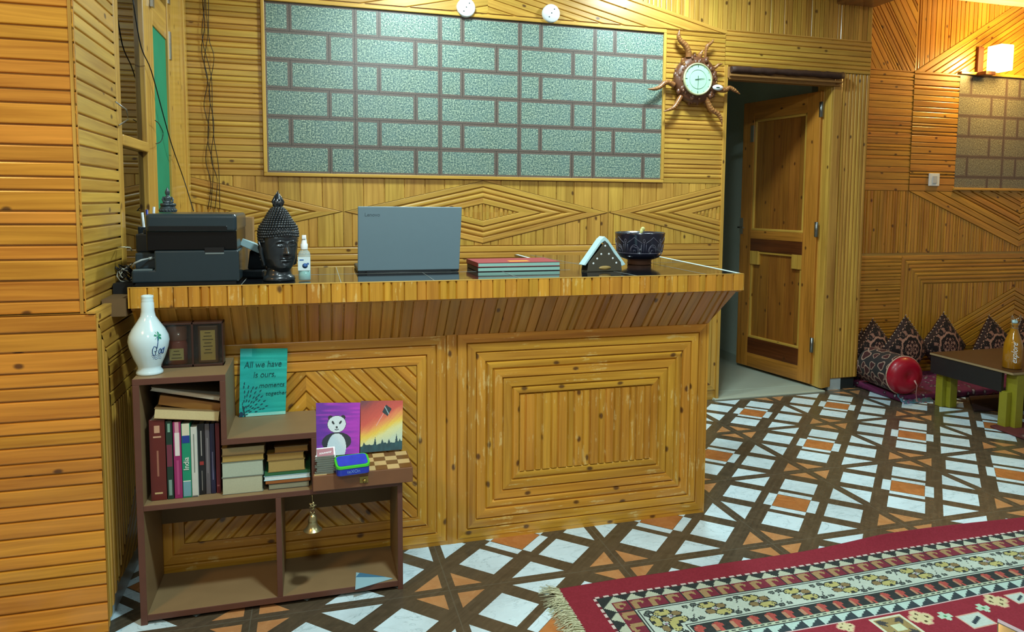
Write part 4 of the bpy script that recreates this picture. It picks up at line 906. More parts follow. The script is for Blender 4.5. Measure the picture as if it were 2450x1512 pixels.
# ================================================================ door
H0=Vector((3.405,1.905,0)); H1=Vector((3.285,2.625,0)); du=(H1-H0).normalized(); dn=Vector((du.y,-du.x,0)); 
if dn.x>0: dn=-dn
LW_=(H1-H0).length; D2=thing('open_door','panelled pine door standing open into the dark passage','door',tuple(H0))
def dl(u,v,w): return du*u+dn*w+Vector((0,0,v))
def dbox(mb,u0,u1,v0,v1,w0,w1,mi=0): mb.hexa([dl(u0,v0,w0),dl(u1,v0,w0),dl(u1,v0,w1),dl(u0,v0,w1),dl(u0,v1,w0),dl(u1,v1,w0),dl(u1,v1,w1),dl(u0,v1,w1)],mi)
DP=pine('door_pine',(186,118,42),(140,84,24),.6)
db,dt=.03,1.99; st_=.115
mb=MB(); dbox(mb,0,st_,db,dt,-.04,0); part(mb,'stile',DP,D2,bevel=.003); mb=MB(); dbox(mb,LW_-st_,LW_,db,dt,-.04,0); part(mb,'stile',DP,D2,bevel=.003)
mb=MB(); dbox(mb,st_,LW_-st_,db,.135,-.04,0); part(mb,'bottom_rail',DP,D2,bevel=.003)
mb=MB(); dbox(mb,st_,LW_-st_,.135,.25,-.038,.0); part(mb,'bottom_rail',DARKR,D2,bevel=.003)
mb=MB(); dbox(mb,st_,LW_-st_,.90,.99,-.038,.002); part(mb,'lock_rail',DARKR,D2,bevel=.003); mb=MB(); dbox(mb,st_,LW_-st_,.99,1.05,-.038,.004); part(mb,'lock_rail',DP,D2,bevel=.003)
mb=MB(); dbox(mb,st_,LW_-st_,dt-.13,dt,-.04,0); part(mb,'top_rail',DP,D2,bevel=.003)
for v0,v1 in ((.25,.90),(1.05,dt-.13)):
    mb=MB(); FD=lambda u,v,d: dl(u,v,-.022+d); slats(mb,[(st_,v0),(LW_-st_,v0),(LW_-st_,v1),(st_,v1)],pi/2,[.085,.09,.08],FD,t=.004,g=.002)
    dbox(mb,st_,LW_-st_,v0,v1,-.04,-.024); part(mb,'door_panel',DARKW,D2,auto=False)
    mb=MB(); dbox(mb,st_,st_+.018,v0,v1,-.022,-.004); dbox(mb,LW_-st_-.018,LW_-st_,v0,v1,-.022,-.004); dbox(mb,st_,LW_-st_,v0,v0+.018,-.022,-.002); dbox(mb,st_,LW_-st_,v1-.018,v1,-.022,-.004); part(mb,'panel_moulding',PINEP,D2,bevel=.004)
mb=MB(); dbox(mb,st_,st_+.09,.80,.90,-.02,.003); dbox(mb,LW_-st_-.09,LW_-st_,.80,.90,-.02,.003); part(mb,'corner_block',PINEP,D2,bevel=.003)
for z in (.30,1.08,1.87): 
    mb=MB(); dbox(mb,-.018,.012,z-.05,z+.05,-.002,.0015); mb.tube([dl(-.004,z-.05,.003),dl(-.004,z+.05,.003)],.0045,10); part(mb,'hinge',STEEL,D2)
mb=MB(); dbox(mb,LW_-.03,LW_+.004,1.02,1.14,.0,.004); mb.tube([dl(LW_-.02,1.07,.0),dl(LW_-.02,1.07,.04),dl(LW_-.09,1.07,.045)],.006,8); part(mb,'door_handle',STEEL,D2)
mb=MB(); dbox(mb,LW_-st_+.0,LW_-st_+.03,1.70,1.82,.0,.006); part(mb,'tower_bolt',STEEL,D2)
# lintel pieces
a=Yp((1747,166),1.80); b=Yp((2014,182),1.80); mb=MB(); rnd=random.Random(3); n=26
mb.tube([a.lerp(b,i/n)+Vector((0,-.012,rnd.uniform(-.003,.003))) for i in range(n+1)],[.019+rnd.uniform(-.003,.003) for i in range(n+1)],10)
tag(mb.build('bark_pole',flat('dark_bark',(58,36,26),.7,var=.4,sc=60,bumpy=.4)),'dark rough pole fixed along the top of the doorway','pole')
mb=MB(); mb.box((a.x-.005,1.785,a.z-.042),(b.x,YB,a.z-.028)); mb.box((a.x-.005,1.80,a.z-.06),(b.x,YB,a.z-.05)); mb.box((xdl,1.80,zd-.02),(xdr,1.90,zd+.05)); S(mb.build('trim_9',flat('lintel_wood',(136,96,50),.45,var=.2),bevel=.004))
# ================================================================ clock
ck=Yp((1662,192),1.8); CK=thing('sun_clock','round wall clock in a carved driftwood sun with wavy rays','clock',(ck.x,YB,ck.z))
def cp(x,y,dep=1.785): return Yp((1540+x*.1653,60+y*.1653),dep)-Vector(CK.location)
DW=flat('carved_driftwood',(92,54,32),.38,co=.3,var=.45,sc=70,bumpy=.3); DW2=flat('ray_wood',(132,84,44),.35,co=.3,var=.3,sc=50)
cen=cp(745,800,1.80)
mb=MB(); mb.lathe([(0,-.03),(.125,-.03),(.142,-.015),(.145,.01),(.13,.03),(.10,.036),(0,.036)],40,Matrix.Translation((cen.x,-.032,cen.z))@Matrix.Rotation(pi/2,4,'X'))
rnd=random.Random(9)
for k in range(90):
    a=rnd.uniform(0,2*pi); r=rnd.uniform(.095,.143); mb.sphere((cen.x+r*cos(a),-.062-rnd.uniform(-.012,.008)+(.02 if r>.13 else 0),cen.z+r*sin(a)),rnd.uniform(.009,.017),7,sc=(1,.8,1.3))
part(mb,'carved_body',DW,CK,smooth=True)
rays=[([(650,470),(645,380),(600,290),(530,220),(505,150),(522,65)],[46,44,44,36,28,4]),([(885,500),(900,380),(925,300),(985,250),(1015,200)],[16,22,30,20,5]),([(800,490),(825,420),(868,352)],[32,34,4]),
([(960,640),(1040,610),(1090,570),(1145,562)],[16,24,22,5]),([(985,900),(1080,925),(1180,940),(1240,905),(1310,940),(1395,1000)],[40,46,38,30,28,5]),
([(880,1020),(930,1130),(980,1220),(1070,1280),(1115,1350),(1135,1440)],[46,42,40,34,26,5]),([(540,1030),(490,1120),(440,1190),(370,1225),(290,1250)],[36,36,32,22,5]),
([(440,870),(360,830),(300,840),(230,900),(150,925),(60,925)],[40,36,34,30,24,5]),([(600,620),(570,560),(560,480)],[34,36,20])]
def smooth(P,n=5):
    P=[Vector(p) for p in P]; o=[]
    for i in range(len(P)-1):
        p0,p1,p2,p3=P[max(i-1,0)],P[i],P[i+1],P[min(i+2,len(P)-1)]
        for k in range(n):
            t_=k/n; o.append(.5*((2*p1)+(p2-p0)*t_+(2*p0-5*p1+4*p2-p3)*t_*t_+(3*p1-p0-3*p2+p3)*t_**3))
    return o+[P[-1]]
for i,(P,R) in enumerate(rays):
    n=len(P); q=[cp(x,y,1.785-.02*(k/(n-1))) for k,(x,y) in enumerate(P)]; sp_=smooth(q); m_=len(sp_); rr_=[]
    for k in range(m_):
        f=k/(m_-1)*(n-1); a=int(min(f,n-2)); rr_.append((R[a]+(R[a+1]-R[a])*(f-a))*.1653/391*1.0)
    mb=MB(); mb.tube(sp_,rr_,10)
    r_=part(mb,'ray',DW2,CK,smooth=True)
    mb=MB()
    for k in range(4,m_-3,2):
        d=(sp_[k+1]-sp_[k-1]).normalized(); s_=d.cross(Vector((0,-1,0))); 
        mb.tube([sp_[k]+s_*rr_[k]*.7+Vector((0,-rr_[k]*.75,0)),sp_[k]+Vector((0,-rr_[k]*1.03,0))+d*rr_[k]*.3,sp_[k]-s_*rr_[k]*.7+Vector((0,-rr_[k]*.75,0))],.0016,5)
    o_=mb.build('ray_notches',flat('notch_pale',(176,130,70),.5),r_,loc=(0,0,0))
dc=cp(790,782,1.745); 
TM=Matrix.Translation((dc.x,dc.y,dc.z))@Matrix.Rotation(pi/2,4,'X')
mb=MB(); mb.lathe([(.088,-.02),(.094,-.02),(.096,0),(.090,.004),(.086,0),(.086,-.004)],48,TM); part(mb,'dial_rim',flat('pale_gold_rim',(196,196,150),.3,me=.4),CK)
mb=MB(); mb.lathe([(0,-.003),(.087,-.003)],48,TM); part(mb,'dial',flat('dial_green_white',(168,208,176),.35,co=.5),CK)
DI=flat('dial_ink',(40,60,50),.5); DI2=flat('dial_ring',(140,176,150),.5)
mb=MB()
for k in range(12):
    a=2*pi*k/12; l=.012 if k%3==0 else .005; p=Vector((cos(a),0,sin(a))); q=Vector((-sin(a),0,cos(a)))*(.0018 if k%3==0 else .001); c_=dc+Vector((0,.002,0)); mb.prism([c_+p*.083+q,c_+p*(.083-l)+q,c_+p*(.083-l)-q,c_+p*.083-q],(0,-.0006,0))
part(mb,'hour_marks',DI,CK)
mb=MB(); mb.tube([dc+Vector((.056*cos(2*pi*i/40),.0018,.056*sin(2*pi*i/40))) for i in range(41)],.0012,4,cap=False); part(mb,'inner_ring',DI2,CK)
for nm,ang,l,w_ in (('hour_hand',radians(8),.042,.0022),('minute_hand',radians(-91),.062,.0016)):
    p=Vector((cos(ang),0,sin(ang))); q=Vector((-sin(ang),0,cos(ang)))*w_; c_=dc+Vector((0,.0,0)); mb=MB(); mb.prism([c_-p*.02+q,c_+p*l+q*.4,c_+p*l-q*.4,c_-p*.02-q],(0,-.0008,0)); part(mb,nm,DI,CK)
mb=MB(); e_=cp(1072,905,1.752); mb.lathe([(0,0),(1,0),(1,.03),(0,.03)],24,Matrix.Translation(e_)@Matrix.Rotation(pi/2,4,'X')@Matrix.Diagonal((.036,.017,.1,1))); part(mb,'oval_sticker',WHT,CK)
mb=MB(); mb.lathe([(0,.0),(1,0)],16,Matrix.Translation(e_+Vector((0,-.0036,0)))@Matrix.Rotation(pi/2,4,'X')@Matrix.Diagonal((.014,.004,.1,1))); part(mb,'sticker_print',DI,CK)
# round white wall plates
for i,q in enumerate(((1116,17),(1320,31))):
    p=Yp(q,YB-.04); t=thing('round_plate','round white plastic wall plate above the stone tiles, '+('nearer the middle' if i else 'further left'),'wall plate',(p.x,YB-.008,p.z),group='round white wall plates')
    mb=MB(); mb.lathe([(0,.0),(.049,.0),(.0505,.006),(.0505,.026),(.046,.032),(0,.033)],40,Matrix.Rotation(pi/2,4,'X')); part(mb,'cover',WHT,t)
    mb=MB()
    for dx,dz in ((0,0),(.016,.022),(-.014,-.022)): mb.lathe([(0,.0332),(.0035,.0332),(.003,.0345),(0,.0346)],12,Matrix.Translation((dx,0,dz))@Matrix.Rotation(pi/2,4,'X'))
    part(mb,'screw',DKGREY,t)
# hanging wires
WL_=[[(485,0),(490,60),(482,120),(497,190),(488,250),(500,310),(492,380),(505,440),(497,500)],[(492,0),(497,80),(489,150),(503,230),(497,330),(510,400),(504,500)],[(499,0),(500,90),(512,140),(500,220),(512,300),(505,380),(520,430),(514,500)],[(489,0),(484,90),(505,180),(508,260),(512,330),(523,400),(526,500)]]
for i,L in enumerate(WL_):
    mb=MB(); mb.tube(smooth([Yp(q,YB-.0155-.0012*i) for q in [(L[0][0]-3,-150)]+L]),.0016,5); tag(mb.build('black_wire',BLKR),'thin black wire hanging down the wall left of the stone tiles','wire','black wires hanging left of the stone tiles')
mb=MB(); mb.tube(smooth([Xp((318,0),XL+.01)+Vector((0,0,0)),Xp((337,110),XL+.012),Xp((362,170),XL+.014),Xp((392,280),XL+.014),Xp((412,350),XL+.02),Yp((440,430),1.5),Yp((463,505),1.3)]),.0022,6); tag(mb.build('slanting_wire',BLKR),'single dark wire slanting down across the window and green door','wire')
mb=MB(); mb.tube(smooth([Xp(q,XL+.02) for q in ((371,288),(380,296),(390,318),(385,338),(373,344))]),.0016,6); tag(mb.build('door_wire_loop',BLKR),'short dark wire loop on the green curtained door','wire')
# ================================================================ sconce, switch
p0=Yp((2350,112),1.97); p1=Yp((2352,176),1.97); t=thing('wall_lamp','square glowing wall lamp on a wooden bracket above the alcove tiles','wall lamp',(p0.x,YF-.011,p1.z))
h=p0.z-p1.z; mb=MB(); mb.box((-.03,-.02,0),(.02,0,h)); mb.box((-.03,-.09,-.02),(.06,0,.006)); part(mb,'bracket',flat('bracket_brown',(110,56,20),.4),t,bevel=.003)
sx0,sx1=Yp((2372,140),1.9).x-t.location.x,Yp((2397,140),1.9).x-t.location.x
LAMPM=flat('glowing_shade',(255,206,120),.4,em=9.)
mb=MB(); mb.box((.03,-.15,.008),(.03+.115,-.035,h)); part(mb,'glass_shade',LAMPM,t,bevel=.006)
lp=Vector(t.location)+Vector((.09,-.24,h*.5))
p=Yp((2230,430),YF); t=thing('light_switch','white square light switch plate low on the alcove slats','light switch',(p.x,YF-.011,p.z))
mb=MB(); mb.box((-.045,-.012,-.045),(.045,0,.045)); part(mb,'plate',WHT,t,bevel=.003)
mb=MB(); mb.box((-.018,-.016,-.026),(.018,-.012,.026)); mb.box((-.016,-.0164,-.024),(.016,-.016,-.021)); part(mb,'rocker',flat('switch_grey',(190,196,200),.35),t,bevel=.002)
# ================================================================ alcove seating
def cloth_mix(name,a,b,c,sc=26.):
    m,t,bs=newmat(name); tc=t.nd('ShaderNodeTexCoord').outputs['Object']; vo=t.nd('ShaderNodeTexVoronoi'); t.set(vo.inputs['Vector'],tc); vo.inputs['Scale'].default_value=sc
    col=t.ramp(E_(t,vo.outputs['Distance'])+t.noise(tc,sc*1.6,4.)*.6-.3,[(.12,rgb(*c)),(.25,rgb(*b)),(.5,rgb(*a))]); t.set(bs.inputs['Base Color'],col); bs.inputs['Roughness'].default_value=.8; t.set(bs.inputs['Normal'],t.bump(t.noise(tc,90.,3.),.4)); return m
mb=MB(); mb.box((3.74,1.45,0),(6.8,YF-.015,.046)); t=tag(mb.build('floor_mattress',cloth_mix('mattress_print',(96,22,66),(44,14,34),(150,140,150)),bevel=.018,seg=4),'thin purple patterned floor mattress along the alcove wall','mattress')
for ci,(xx,cc) in enumerate(((3.90,'left'),)):
    mb=MB(); P=Zp((2190,962),.0)
    pts=[]; n=26; rnd=random.Random(2)
    G=[[Vector((P.x-.11+.24*i/12,P.y-.03+.06*j/6+.01*rnd.random(),.003+.02*rnd.random()*(j/6)+.03*(j/6)**2)) for i in range(13)] for j in range(7)]
    I=[[mb.V(p) for p in r] for r in G]
    for j in range(6):
        for i in range(12): mb.F([I[j][i],I[j][i+1],I[j+1][i+1],I[j+1][i]],0,(.5,.5,.5),None,True)
    o=mb.build('crumpled_cloth',cloth_mix('crumple_print',(60,100,110),(110,40,90),(190,206,210),40.)); sd=o.modifiers.new('s','SOLIDIFY'); sd.thickness=.006; sd.offset=1
    tag(o,'crumpled teal and magenta cloth end lying under the red bolster','cloth')
bc=Yp((2166,900),1.46); rb=.121
t=thing('bolster','round bolster with a bright red satin end and curly patterned cover','bolster',(bc.x,1.46,.046+rb+.002),radians(-7))
def bolst_col(y,a):
    d=9; 
    for k in range(64):
        cy_=((k*.618)%1)*.36; ca_=((k*.382+.13*k)%1)*2*pi; r=.020+.016*((k*37)%5)/5; da=(a-ca_+pi)%(2*pi)-pi; dd=hypot((y-cy_),da*rb*1.0)/r+.18*sin(3*atan2(da*rb,y-cy_)+k); d=min(d,abs(dd-1)) ; 
        if dd<.9: return (60,20,24)
        if dd<1.15: return (164,136,120)
    return (36,34,36)
mb=MB(); NY,NA=110,170; R=[]
for j in range(NY+1):
    y=.02+.31*j/NY; R.append([mb.V((rb*cos(2*pi*i/NA),y,rb*sin(2*pi*i/NA))) for i in range(NA)])
for j in range(NY):
    for i in range(NA): mb.F([R[j][i],R[j][(i+1)%NA],R[j+1][(i+1)%NA],R[j+1][i]],0,s2l(bolst_col(.02+.31*(j+.5)/NY,2*pi*(i+.5)/NA)),None,True)
part(mb,'cover',vcol('bolster_cover',.85),t)
mb=MB(); MI=Matrix.Rotation(pi/2,4,'X')
mb.lathe([(rb,-.03),(rb*.99,-.01),(rb*.93,.012),(rb*.75,.032),(rb*.45,.042),(rb*.15,.036),(0,.02)],48,MI); part(mb,'satin_end',flat('red_satin',(150,4,32),.36,var=.25,sc=12,co=.1),t)
mb=MB(); mb.tube([(rb*1.01*cos(2*pi*i/40),.018,rb*1.01*sin(2*pi*i/40)) for i in range(41)],.004,6); part(mb,'braid_trim',flat('braid_cream',(180,150,130),.7),t)
mb=MB(); mb.tube([(.035,-.04,-.02),(.045,-.055,-.05),(.042,-.05,-.10),(.05,-.055,-.15)],[.006,.003,.003,.007],7); part(mb,'tassel',flat('tassel_pink',(176,130,124),.8),t)
mb=MB(); mb.lathe([(rb,.33),(rb*.8,.345),(0,.35)],40,Matrix.Rotation(-pi/2,4,'X')); part(mb,'rear_end',flat('red_satin_rear',(120,6,26),.4),t)
def cush_col(x,y):     # local, -1..1
    r=hypot(x,y); a=atan2(y,x); c=(16,2,4)
    m=max(abs(x),abs(y))
    if m>.86: c=(30,4,7)
    n=.5+.5*sin(a*8); ring=.56+.05*n
    if abs(r-ring)<.05: c=(176,132,112)
    if .40<r<.50: c=(12,1,3)
    if r<.40: c=(40,6,10) if (sin(a*6)*sin(r*26)<.1) else (170,128,110)
    if .66<r<.86 and sin(a*12)>.45 and m<.82: c=(146,104,88)
    if .80<m<.9 and sin(x*30)*sin(y*30)>.25: c=(160,124,104)
    if nz(int(x*30),int(y*30))>.93: c=mixc(c,(150,120,110),.6)
    return c
def cushion(px,py,size,roll,y,label,lean=9,dark=1.,yaw=0):
    tip=Yp((px,py),y); a=size/2; hd=a*sqrt(2); ro=radians(roll)
    t=thing('patterned_cushion',label,'cushion',(0,0,0),group='maroon cushions leaning on the alcove wall')
    n=52; mb=MB(); prof=lambda u,v: .055*max(0,(1-abs(u)**2.6)*(1-abs(v)**2.6))**.55
    def P(u,v,s): k=1-.06*(abs(u*v)); pin=1-.05*(1-abs(u))*abs(v)-.05*(1-abs(v))*abs(u); return Vector((a*u*pin,s*prof(u,v),a*v*pin))
    for s in (-1,1):
        I=[[mb.V(P(-1+2*i/n,-1+2*j/n,s)) for i in range(n+1)] for j in range(n+1)]
        for j in range(n):
            for i in range(n):
                u,v=-1+2*(i+.5)/n,-1+2*(j+.5)/n; c=s2l(tuple(k*dark for k in (cush_col(u,v) if s<0 else (50,8,12)))); mb.F([I[j][i],I[j][i+1],I[j+1][i+1],I[j+1][i]],0,c,None,True)
    part(mb,'cover',vcol('cushion_cover',.8,bumpy=.3,sc=400.),t)
    mb=MB()
    for k in range(13):
        f=-1+2*k/12; mb.sphere(P(-1,f,0)+Vector((-.002,-.006,0)),.006,6); 
    for k in range(1,7): mb.sphere(P(-1+2*k/12,1,0)+Vector((0,-.006,.002)),.005,6)
    part(mb,'bead_trim',flat('silver_beads',(170,150,130),.3,me=.4),t)
    t.rotation_euler=(radians(-lean),ro,radians(yaw)); t.rotation_mode='XYZ'
    Rm=t.rotation_euler.to_matrix(); t.location=tip-Rm@Vector((-a*.97,0,a*.97)); return t
for k,(px,py,s,r,y,l) in enumerate(((2062,790,.30,45,1.935,'dark maroon cushion half hidden by the doorway corner, leftmost'),(2087,765,.30,45,1.92,'narrow looking maroon cushion with beaded edge, second from the left'),
    (2166,757,.33,47,1.90,'maroon cushion with a cream medallion directly behind the red bolster'),(2257,750,.34,48,1.93,'maroon medallion cushion behind the table corner'),(2366,757,.33,38,1.90,'dark maroon cushion just left of the juice bottle'),(2445,762,.33,45,1.93,'maroon cushion behind the juice bottle at the picture edge'))):
    cushion(px,py,s,r,y,l)
# ================================================================ low table and bottle
tz=.33; TX0=3.885; TY0,TY1=.815,1.385; t=thing('low_table','low dark table with yellow green legs in the alcove','table',(TX0+.6,(TY0+TY1)/2,0)); o=Vector(t.location)
L=lambda x,y,z:(x-o.x,y-o.y,z)
mb=MB(); mb.box(L(TX0,TY0,tz-.012),L(TX0+1.25,TY1,tz)); part(mb,'table_top',flat('worn_dark_top',(66,44,30),.35,co=.2,var=.3,sc=9),t,bevel=.002)
mb=MB(); mb.box(L(TX0-.002,TY0-.002,tz-.013),L(TX0+.006,TY1,tz-.002)); mb.box(L(TX0,TY0-.004,tz-.013),L(TX0+1.25,TY0+.004,tz-.002)); part(mb,'top_edging',flat('pale_edging',(150,128,92),.5),t)
mb=MB(); mb.box(L(TX0+.004,TY0+.07,tz-.125),L(TX0+.022,TY1-.004,tz-.012)); mb.box(L(TX0+.02,TY1-.022,tz-.125),L(TX0+1.24,TY1-.004,tz-.012)); mb.box(L(TX0+.09,TY0+.03,tz-.1),L(TX0+1.24,TY0+.05,tz-.012)); part(mb,'apron',flat('black_apron',(30,28,28),.5,var=.3),t)
LGM=flat('lime_paint',(136,130,34),.4,var=.12)
for (x,y) in ((TX0+.012,TY0+.004),(TX0+.03,TY1-.11),(TX0+1.12,TY0+.01),(TX0+1.12,TY1-.11)):
    mb=MB(); mb.box(L(x+.03,y,0),L(x+.085,y+.07,tz-.013)); mb.box(L(x-.004,y+.03,0),L(x+.03,y+.08,tz-.12)); part(mb,'leg',LGM,t,bevel=.003)
q=Zp((2421,880),tz); t=thing('juice_bottle','swing top glass bottle of amber drink with white script on the low table','bottle',(q.x,q.y,tz+.0005)); hJ=Yp((2421,762),q.y).z-tz
pf=[(0,0),(.040,0),(.043,.004),(.043,.10),(.041,.125),(.033,.155),(.022,.185),(.0165,.205),(.016,.225),(.018,.227),(.018,.235),(.0,.236)]; k=(Yp((2443,840),q.y).x-Yp((2400,840),q.y).x)/2/.043*.74; kz=hJ/.262
mb=MB(); mb.lathe([(r*k,z*kz) for r,z in pf],36); m=flat('amber_drink',(160,108,16),.08,co=.8,var=.15,sc=20); part(mb,'bottle_body',m,t)
mb=MB(); mb.lathe([(0,.236*kz),(.014,.236*kz),(.016,.242*kz),(.013,.252*kz),(0,.254*kz)],20); part(mb,'stopper',flat('stopper_white',(170,206,214),.3),t)
mb=MB()
for s in(-1,1): mb.tube([(s*.017,-.006,.215*kz),(s*.030,-.008,.24*kz),(s*.036,-.006,.272*kz),(s*.030,-.006,.282*kz),(s*.020,-.006,.262*kz),(0,-.004,.255*kz)],.0022,6)
mb.tube([(.02*cos(a),.02*sin(a),.213*kz) for a in [2*pi*i/16 for i in range(17)]],.002,5); part(mb,'wire_bail',CHROME,t)
text('explore','script_lettering',WHT,t,(.0440*k*cos(radians(230)),.0440*k*sin(radians(230)),.085*kz),(pi/2,-pi/2,radians(-40)),.042,shear=.35,sx=.9)
# mats near the table
def mat_poly(name,label,pts,z,th,mat,cat='mat'):
    mb=MB(); mb.prism([Zp(q,z) for q in pts],(0,0,th)); return tag(mb.build(name,mat,bevel=.004),label,cat)
mat_poly('folded_maroon_rug','corner of a worn maroon rug lying in front of the low table legs',[(2368,1022),(2398,1018),(2470,1012),(2520,1050),(2470,1060),(2432,1046)],.001,.012,cloth_mix('maroon_rug',(92,34,30),(70,24,24),(130,110,100),12.),'rug')
mat_poly('dark_floor_mat','dark red brown mat on the floor under the low table',[(2330,985),(2318,952),(2560,940),(2560,982)],.001,.014,cloth_mix('dark_mat',(44,18,16),(30,12,12),(74,40,34),18.))
# ================================================================ rug
RX0,RY0=.935,-.098
K=lambda *c: s2l(c)
RED=(138,26,46); CRM=(186,196,172); BLKc=(34,44,44); TAN=(164,136,92); OLV=(184,180,112); BRN=(136,118,78); PNK=(170,74,66)
def rug(u,v):
    """u from the left end, v from the far long edge (metres)"""
    w,l=(v,u) if v<u else (u,v)
    j=lambda: (nz(int(u*200),int(v*200))-.5)*10
    def out(c): d=j(); return tuple(max(0,x+d) for x in c)
    if w<.081: return out(RED)
    if w<.091: return out((214,200,192) if (l%.030)<.018 else (110,30,44))
    if w<.096: return out(BLKc)
    if w<.127:      # black / cream saw teeth
        f=(l%.061)/.061; h=(w-.096)/.031
        return out(CRM if abs(f-.45)<.45*h+.03 else BLKc)
    if w<.131: return out(BLKc)
    if w<.178:      # tan hooks on dark red
        f=(l%.0605)/.0605; h=(w-.131)/.047; c=(120,34,54)
        if .10<f<.42 and h>.18: c=TAN
        if (f-.45)**2/.12+(h-.34)**2/.09<1 and not ((f-.52)**2/.025+(h-.52)**2/.03<1): c=TAN
        if f<.06 : c=BLKc
        return out(c)
    if w<.183: return out(BLKc)
    if w<.305:      # cream band with flowers
        f=((l-.045)%.153)/.153; x=(f-.5)*.153; y=(w-.244); c=(190,206,192)
        r=hypot(x,y)
        for cx,cy_,rx,ry,cc in ((-.018,-.024,.026,.015,OLV),(.018,.022,.026,.015,OLV),(.023,-.010,.015,.012,BRN),(-.023,.010,.015,.012,BRN)):
            d=((x-cx)/rx)**2+((y-cy_)/ry)**2
            if d<1: c=cc
            elif d<1.45: c=BLKc
        if hypot(x+.015,y+.034)<.007 or hypot(x-.018,y-.034)<.007: c=BLKc
        if r<.005: c=(150,130,150)
        for cx,cy_ in ((-.058,-.036),(.058,.036),(.068,-.034),(-.068,.034)):
            d=((x-cx)/.012)**2+((y-cy_)/.009)**2
            if d<1: c=(96,112,104) if d<.35 else BLKc
        yy=.028*sin(x/.153*2*pi)
        if abs(y-(.045*(1 if x>0 else -1)*(1-abs(abs(x)-.05)/.03)))<.0028 and .03<abs(x)<.076: c=(60,70,70)
        if abs(abs(y)-.054)<.002: c=(60,72,70)
        return out(c)
    if w<.352:
        f=(l%.060)/.060; h=(w-.305)/.047; c=BLKc
        if h<.07: return out(BLKc)
        if (f-.45)**2/.075+(h-.42)**2/.11<1: c=PNK
        if .15<f<.34 and h>.25 and h<.95: c=(176,130,100)
        if (f-.6)**2/.02+(h-.72)**2/.03<1: c=BLKc
        if .38<f<.56 and h>.55: c=PNK
        return out(c)
    if w<.368: return out(BLKc if abs((w-.36))<.0015+.002*sin(l*260) else (176,190,164))
    if w<.372: return out(BLKc)
    if w<.408:
        f=(l%.058)/.058; h=(w-.372)/.036; return out((176,204,194) if f<(1-h)*.95+.05 or f<.25 and h<.9 else (40,56,62))
    if w<.416: return out((206,180,176))
    c=RED
    for (cx,cy_,s,ty) in MOT:
        dx,dy=(u-cx)/s,(v-cy_)/s
        if abs(dx)>1.3 or abs(dy)>1.3: continue
        if ty==0:
            d=max(abs(dx)+abs(dy)*.75, 0); lob=min(hypot(dx-.5,dy),hypot(dx+.5,dy),hypot(dx,dy-.45),hypot(dx,dy+.45),hypot(dx,dy)*1.1)
            if lob<.40: c=(206,196,150)
            elif lob<.5: c=(200,150,130)
            if min(hypot(dx-.5,dy),hypot(dx+.5,dy),hypot(dx,dy-.45),hypot(dx,dy+.45))<.13: c=(80,60,30)
        elif ty==1:
            lob=min(hypot(dx-.5,dy),hypot(dx+.5,dy),hypot(dx,dy-.45),hypot(dx,dy+.45))
            if lob<.38: c=(176,206,180)
            if hypot(dx,dy)<.2: c=(70,140,90)
        elif ty==2:
            if max(abs(dx),abs(dy)*1.3)<.9: c=(190,206,196)
            if max(abs(dx),abs(dy)*1.3)<.9 and abs(dy+dx*.5)<.16 and abs(dx)<.5: c=(40,56,66)
            if .9<=max(abs(dx),abs(dy)*1.3)<1.02: c=(206,160,140)
        else:
            m=max(abs(dx),abs(dy))
            if m<.95: c=(206,210,180) if m>.8 else ((150,130,80) if m>.3 else (196,206,170))
            if .45<m<.7 and abs(abs(dx)-abs(dy))<.25: c=(60,60,60)
    return out(c)
MOT=[]
ba=Zp((2200,1477),.012); 
for px,py,s,ty in ((2200,1477,.042,0),(2385,1439,.042,0),(2259,1474,.028,1),(2352,1456,.028,1),(2334,1484,.045,2),(2146,1500,.06,3),(2442,1432,.035,2),(2020,1498,.03,0)):
    p=Zp((px,py),.012); MOT.append((p.x-RX0,RY0-p.y,s,ty))
rnd=random.Random(8)
for k in range(64): MOT.append((.55+rnd.random()*2.4,.66+rnd.random()*.85,rnd.choice((.03,.045,.06)),rnd.choice((0,1,2,3))))
def ax(segs):
    o=[0.]
    for end,st in segs:
        while o[-1]<end-1e-6: o.append(min(end,o[-1]+st))
    return o
UX=ax([(2.15,.0046),(3.3,.02)]); VX=ax([(.64,.0046),(1.9,.02)])
RG=thing('floor_rug','long red and cream patterned carpet with a fringed end on the tiled floor','rug',(RX0+1.65,RY0-.9,0))
mb=MB(); ox,oy=RG.location.x,RG.location.y
def hgt(u,v):
    z=.010+.0025*smn(u*5,v*6)
    if u>.88 and v<.085:      # the long edge curls up
        k=min(1,(u-.88)/.35)*math.exp(-((u-1.35)/.75)**2); z+=k*.034*(1-v/.085)**1.3
    return z
def vof(u,v): 
    y=RY0-v+.014*smn(u*2.2,3)-.007
    if u>.88 and v<.085: k=min(1,(u-.88)/.35); y-=k*.030*(1-v/.085)
    return y
I=[[mb.V((RX0+u-ox+.004*smn(v*4,7),vof(u,v)-oy,hgt(u,v))) for u in UX] for v in VX]
for j in range(len(VX)-1):
    v=(VX[j]+VX[j+1])/2
    for i in range(len(UX)-1):
        u=(UX[i]+UX[i+1])/2; mb.F([I[j][i],I[j+1][i],I[j+1][i+1],I[j][i+1]],0,s2l(rug(u,v)),((0,0),)*4,True)
nu,nv=len(UX)-1,len(VX)-1
for i in range(nu): 
    a,b=I[0][i],I[0][i+1]; c,d=mb.V((mb.v[b][0],mb.v[b][1]+.002,.0)),mb.V((mb.v[a][0],mb.v[a][1]+.002,.0)); mb.F([a,b,c,d],0,s2l((110,20,36)),((0,0),)*4)
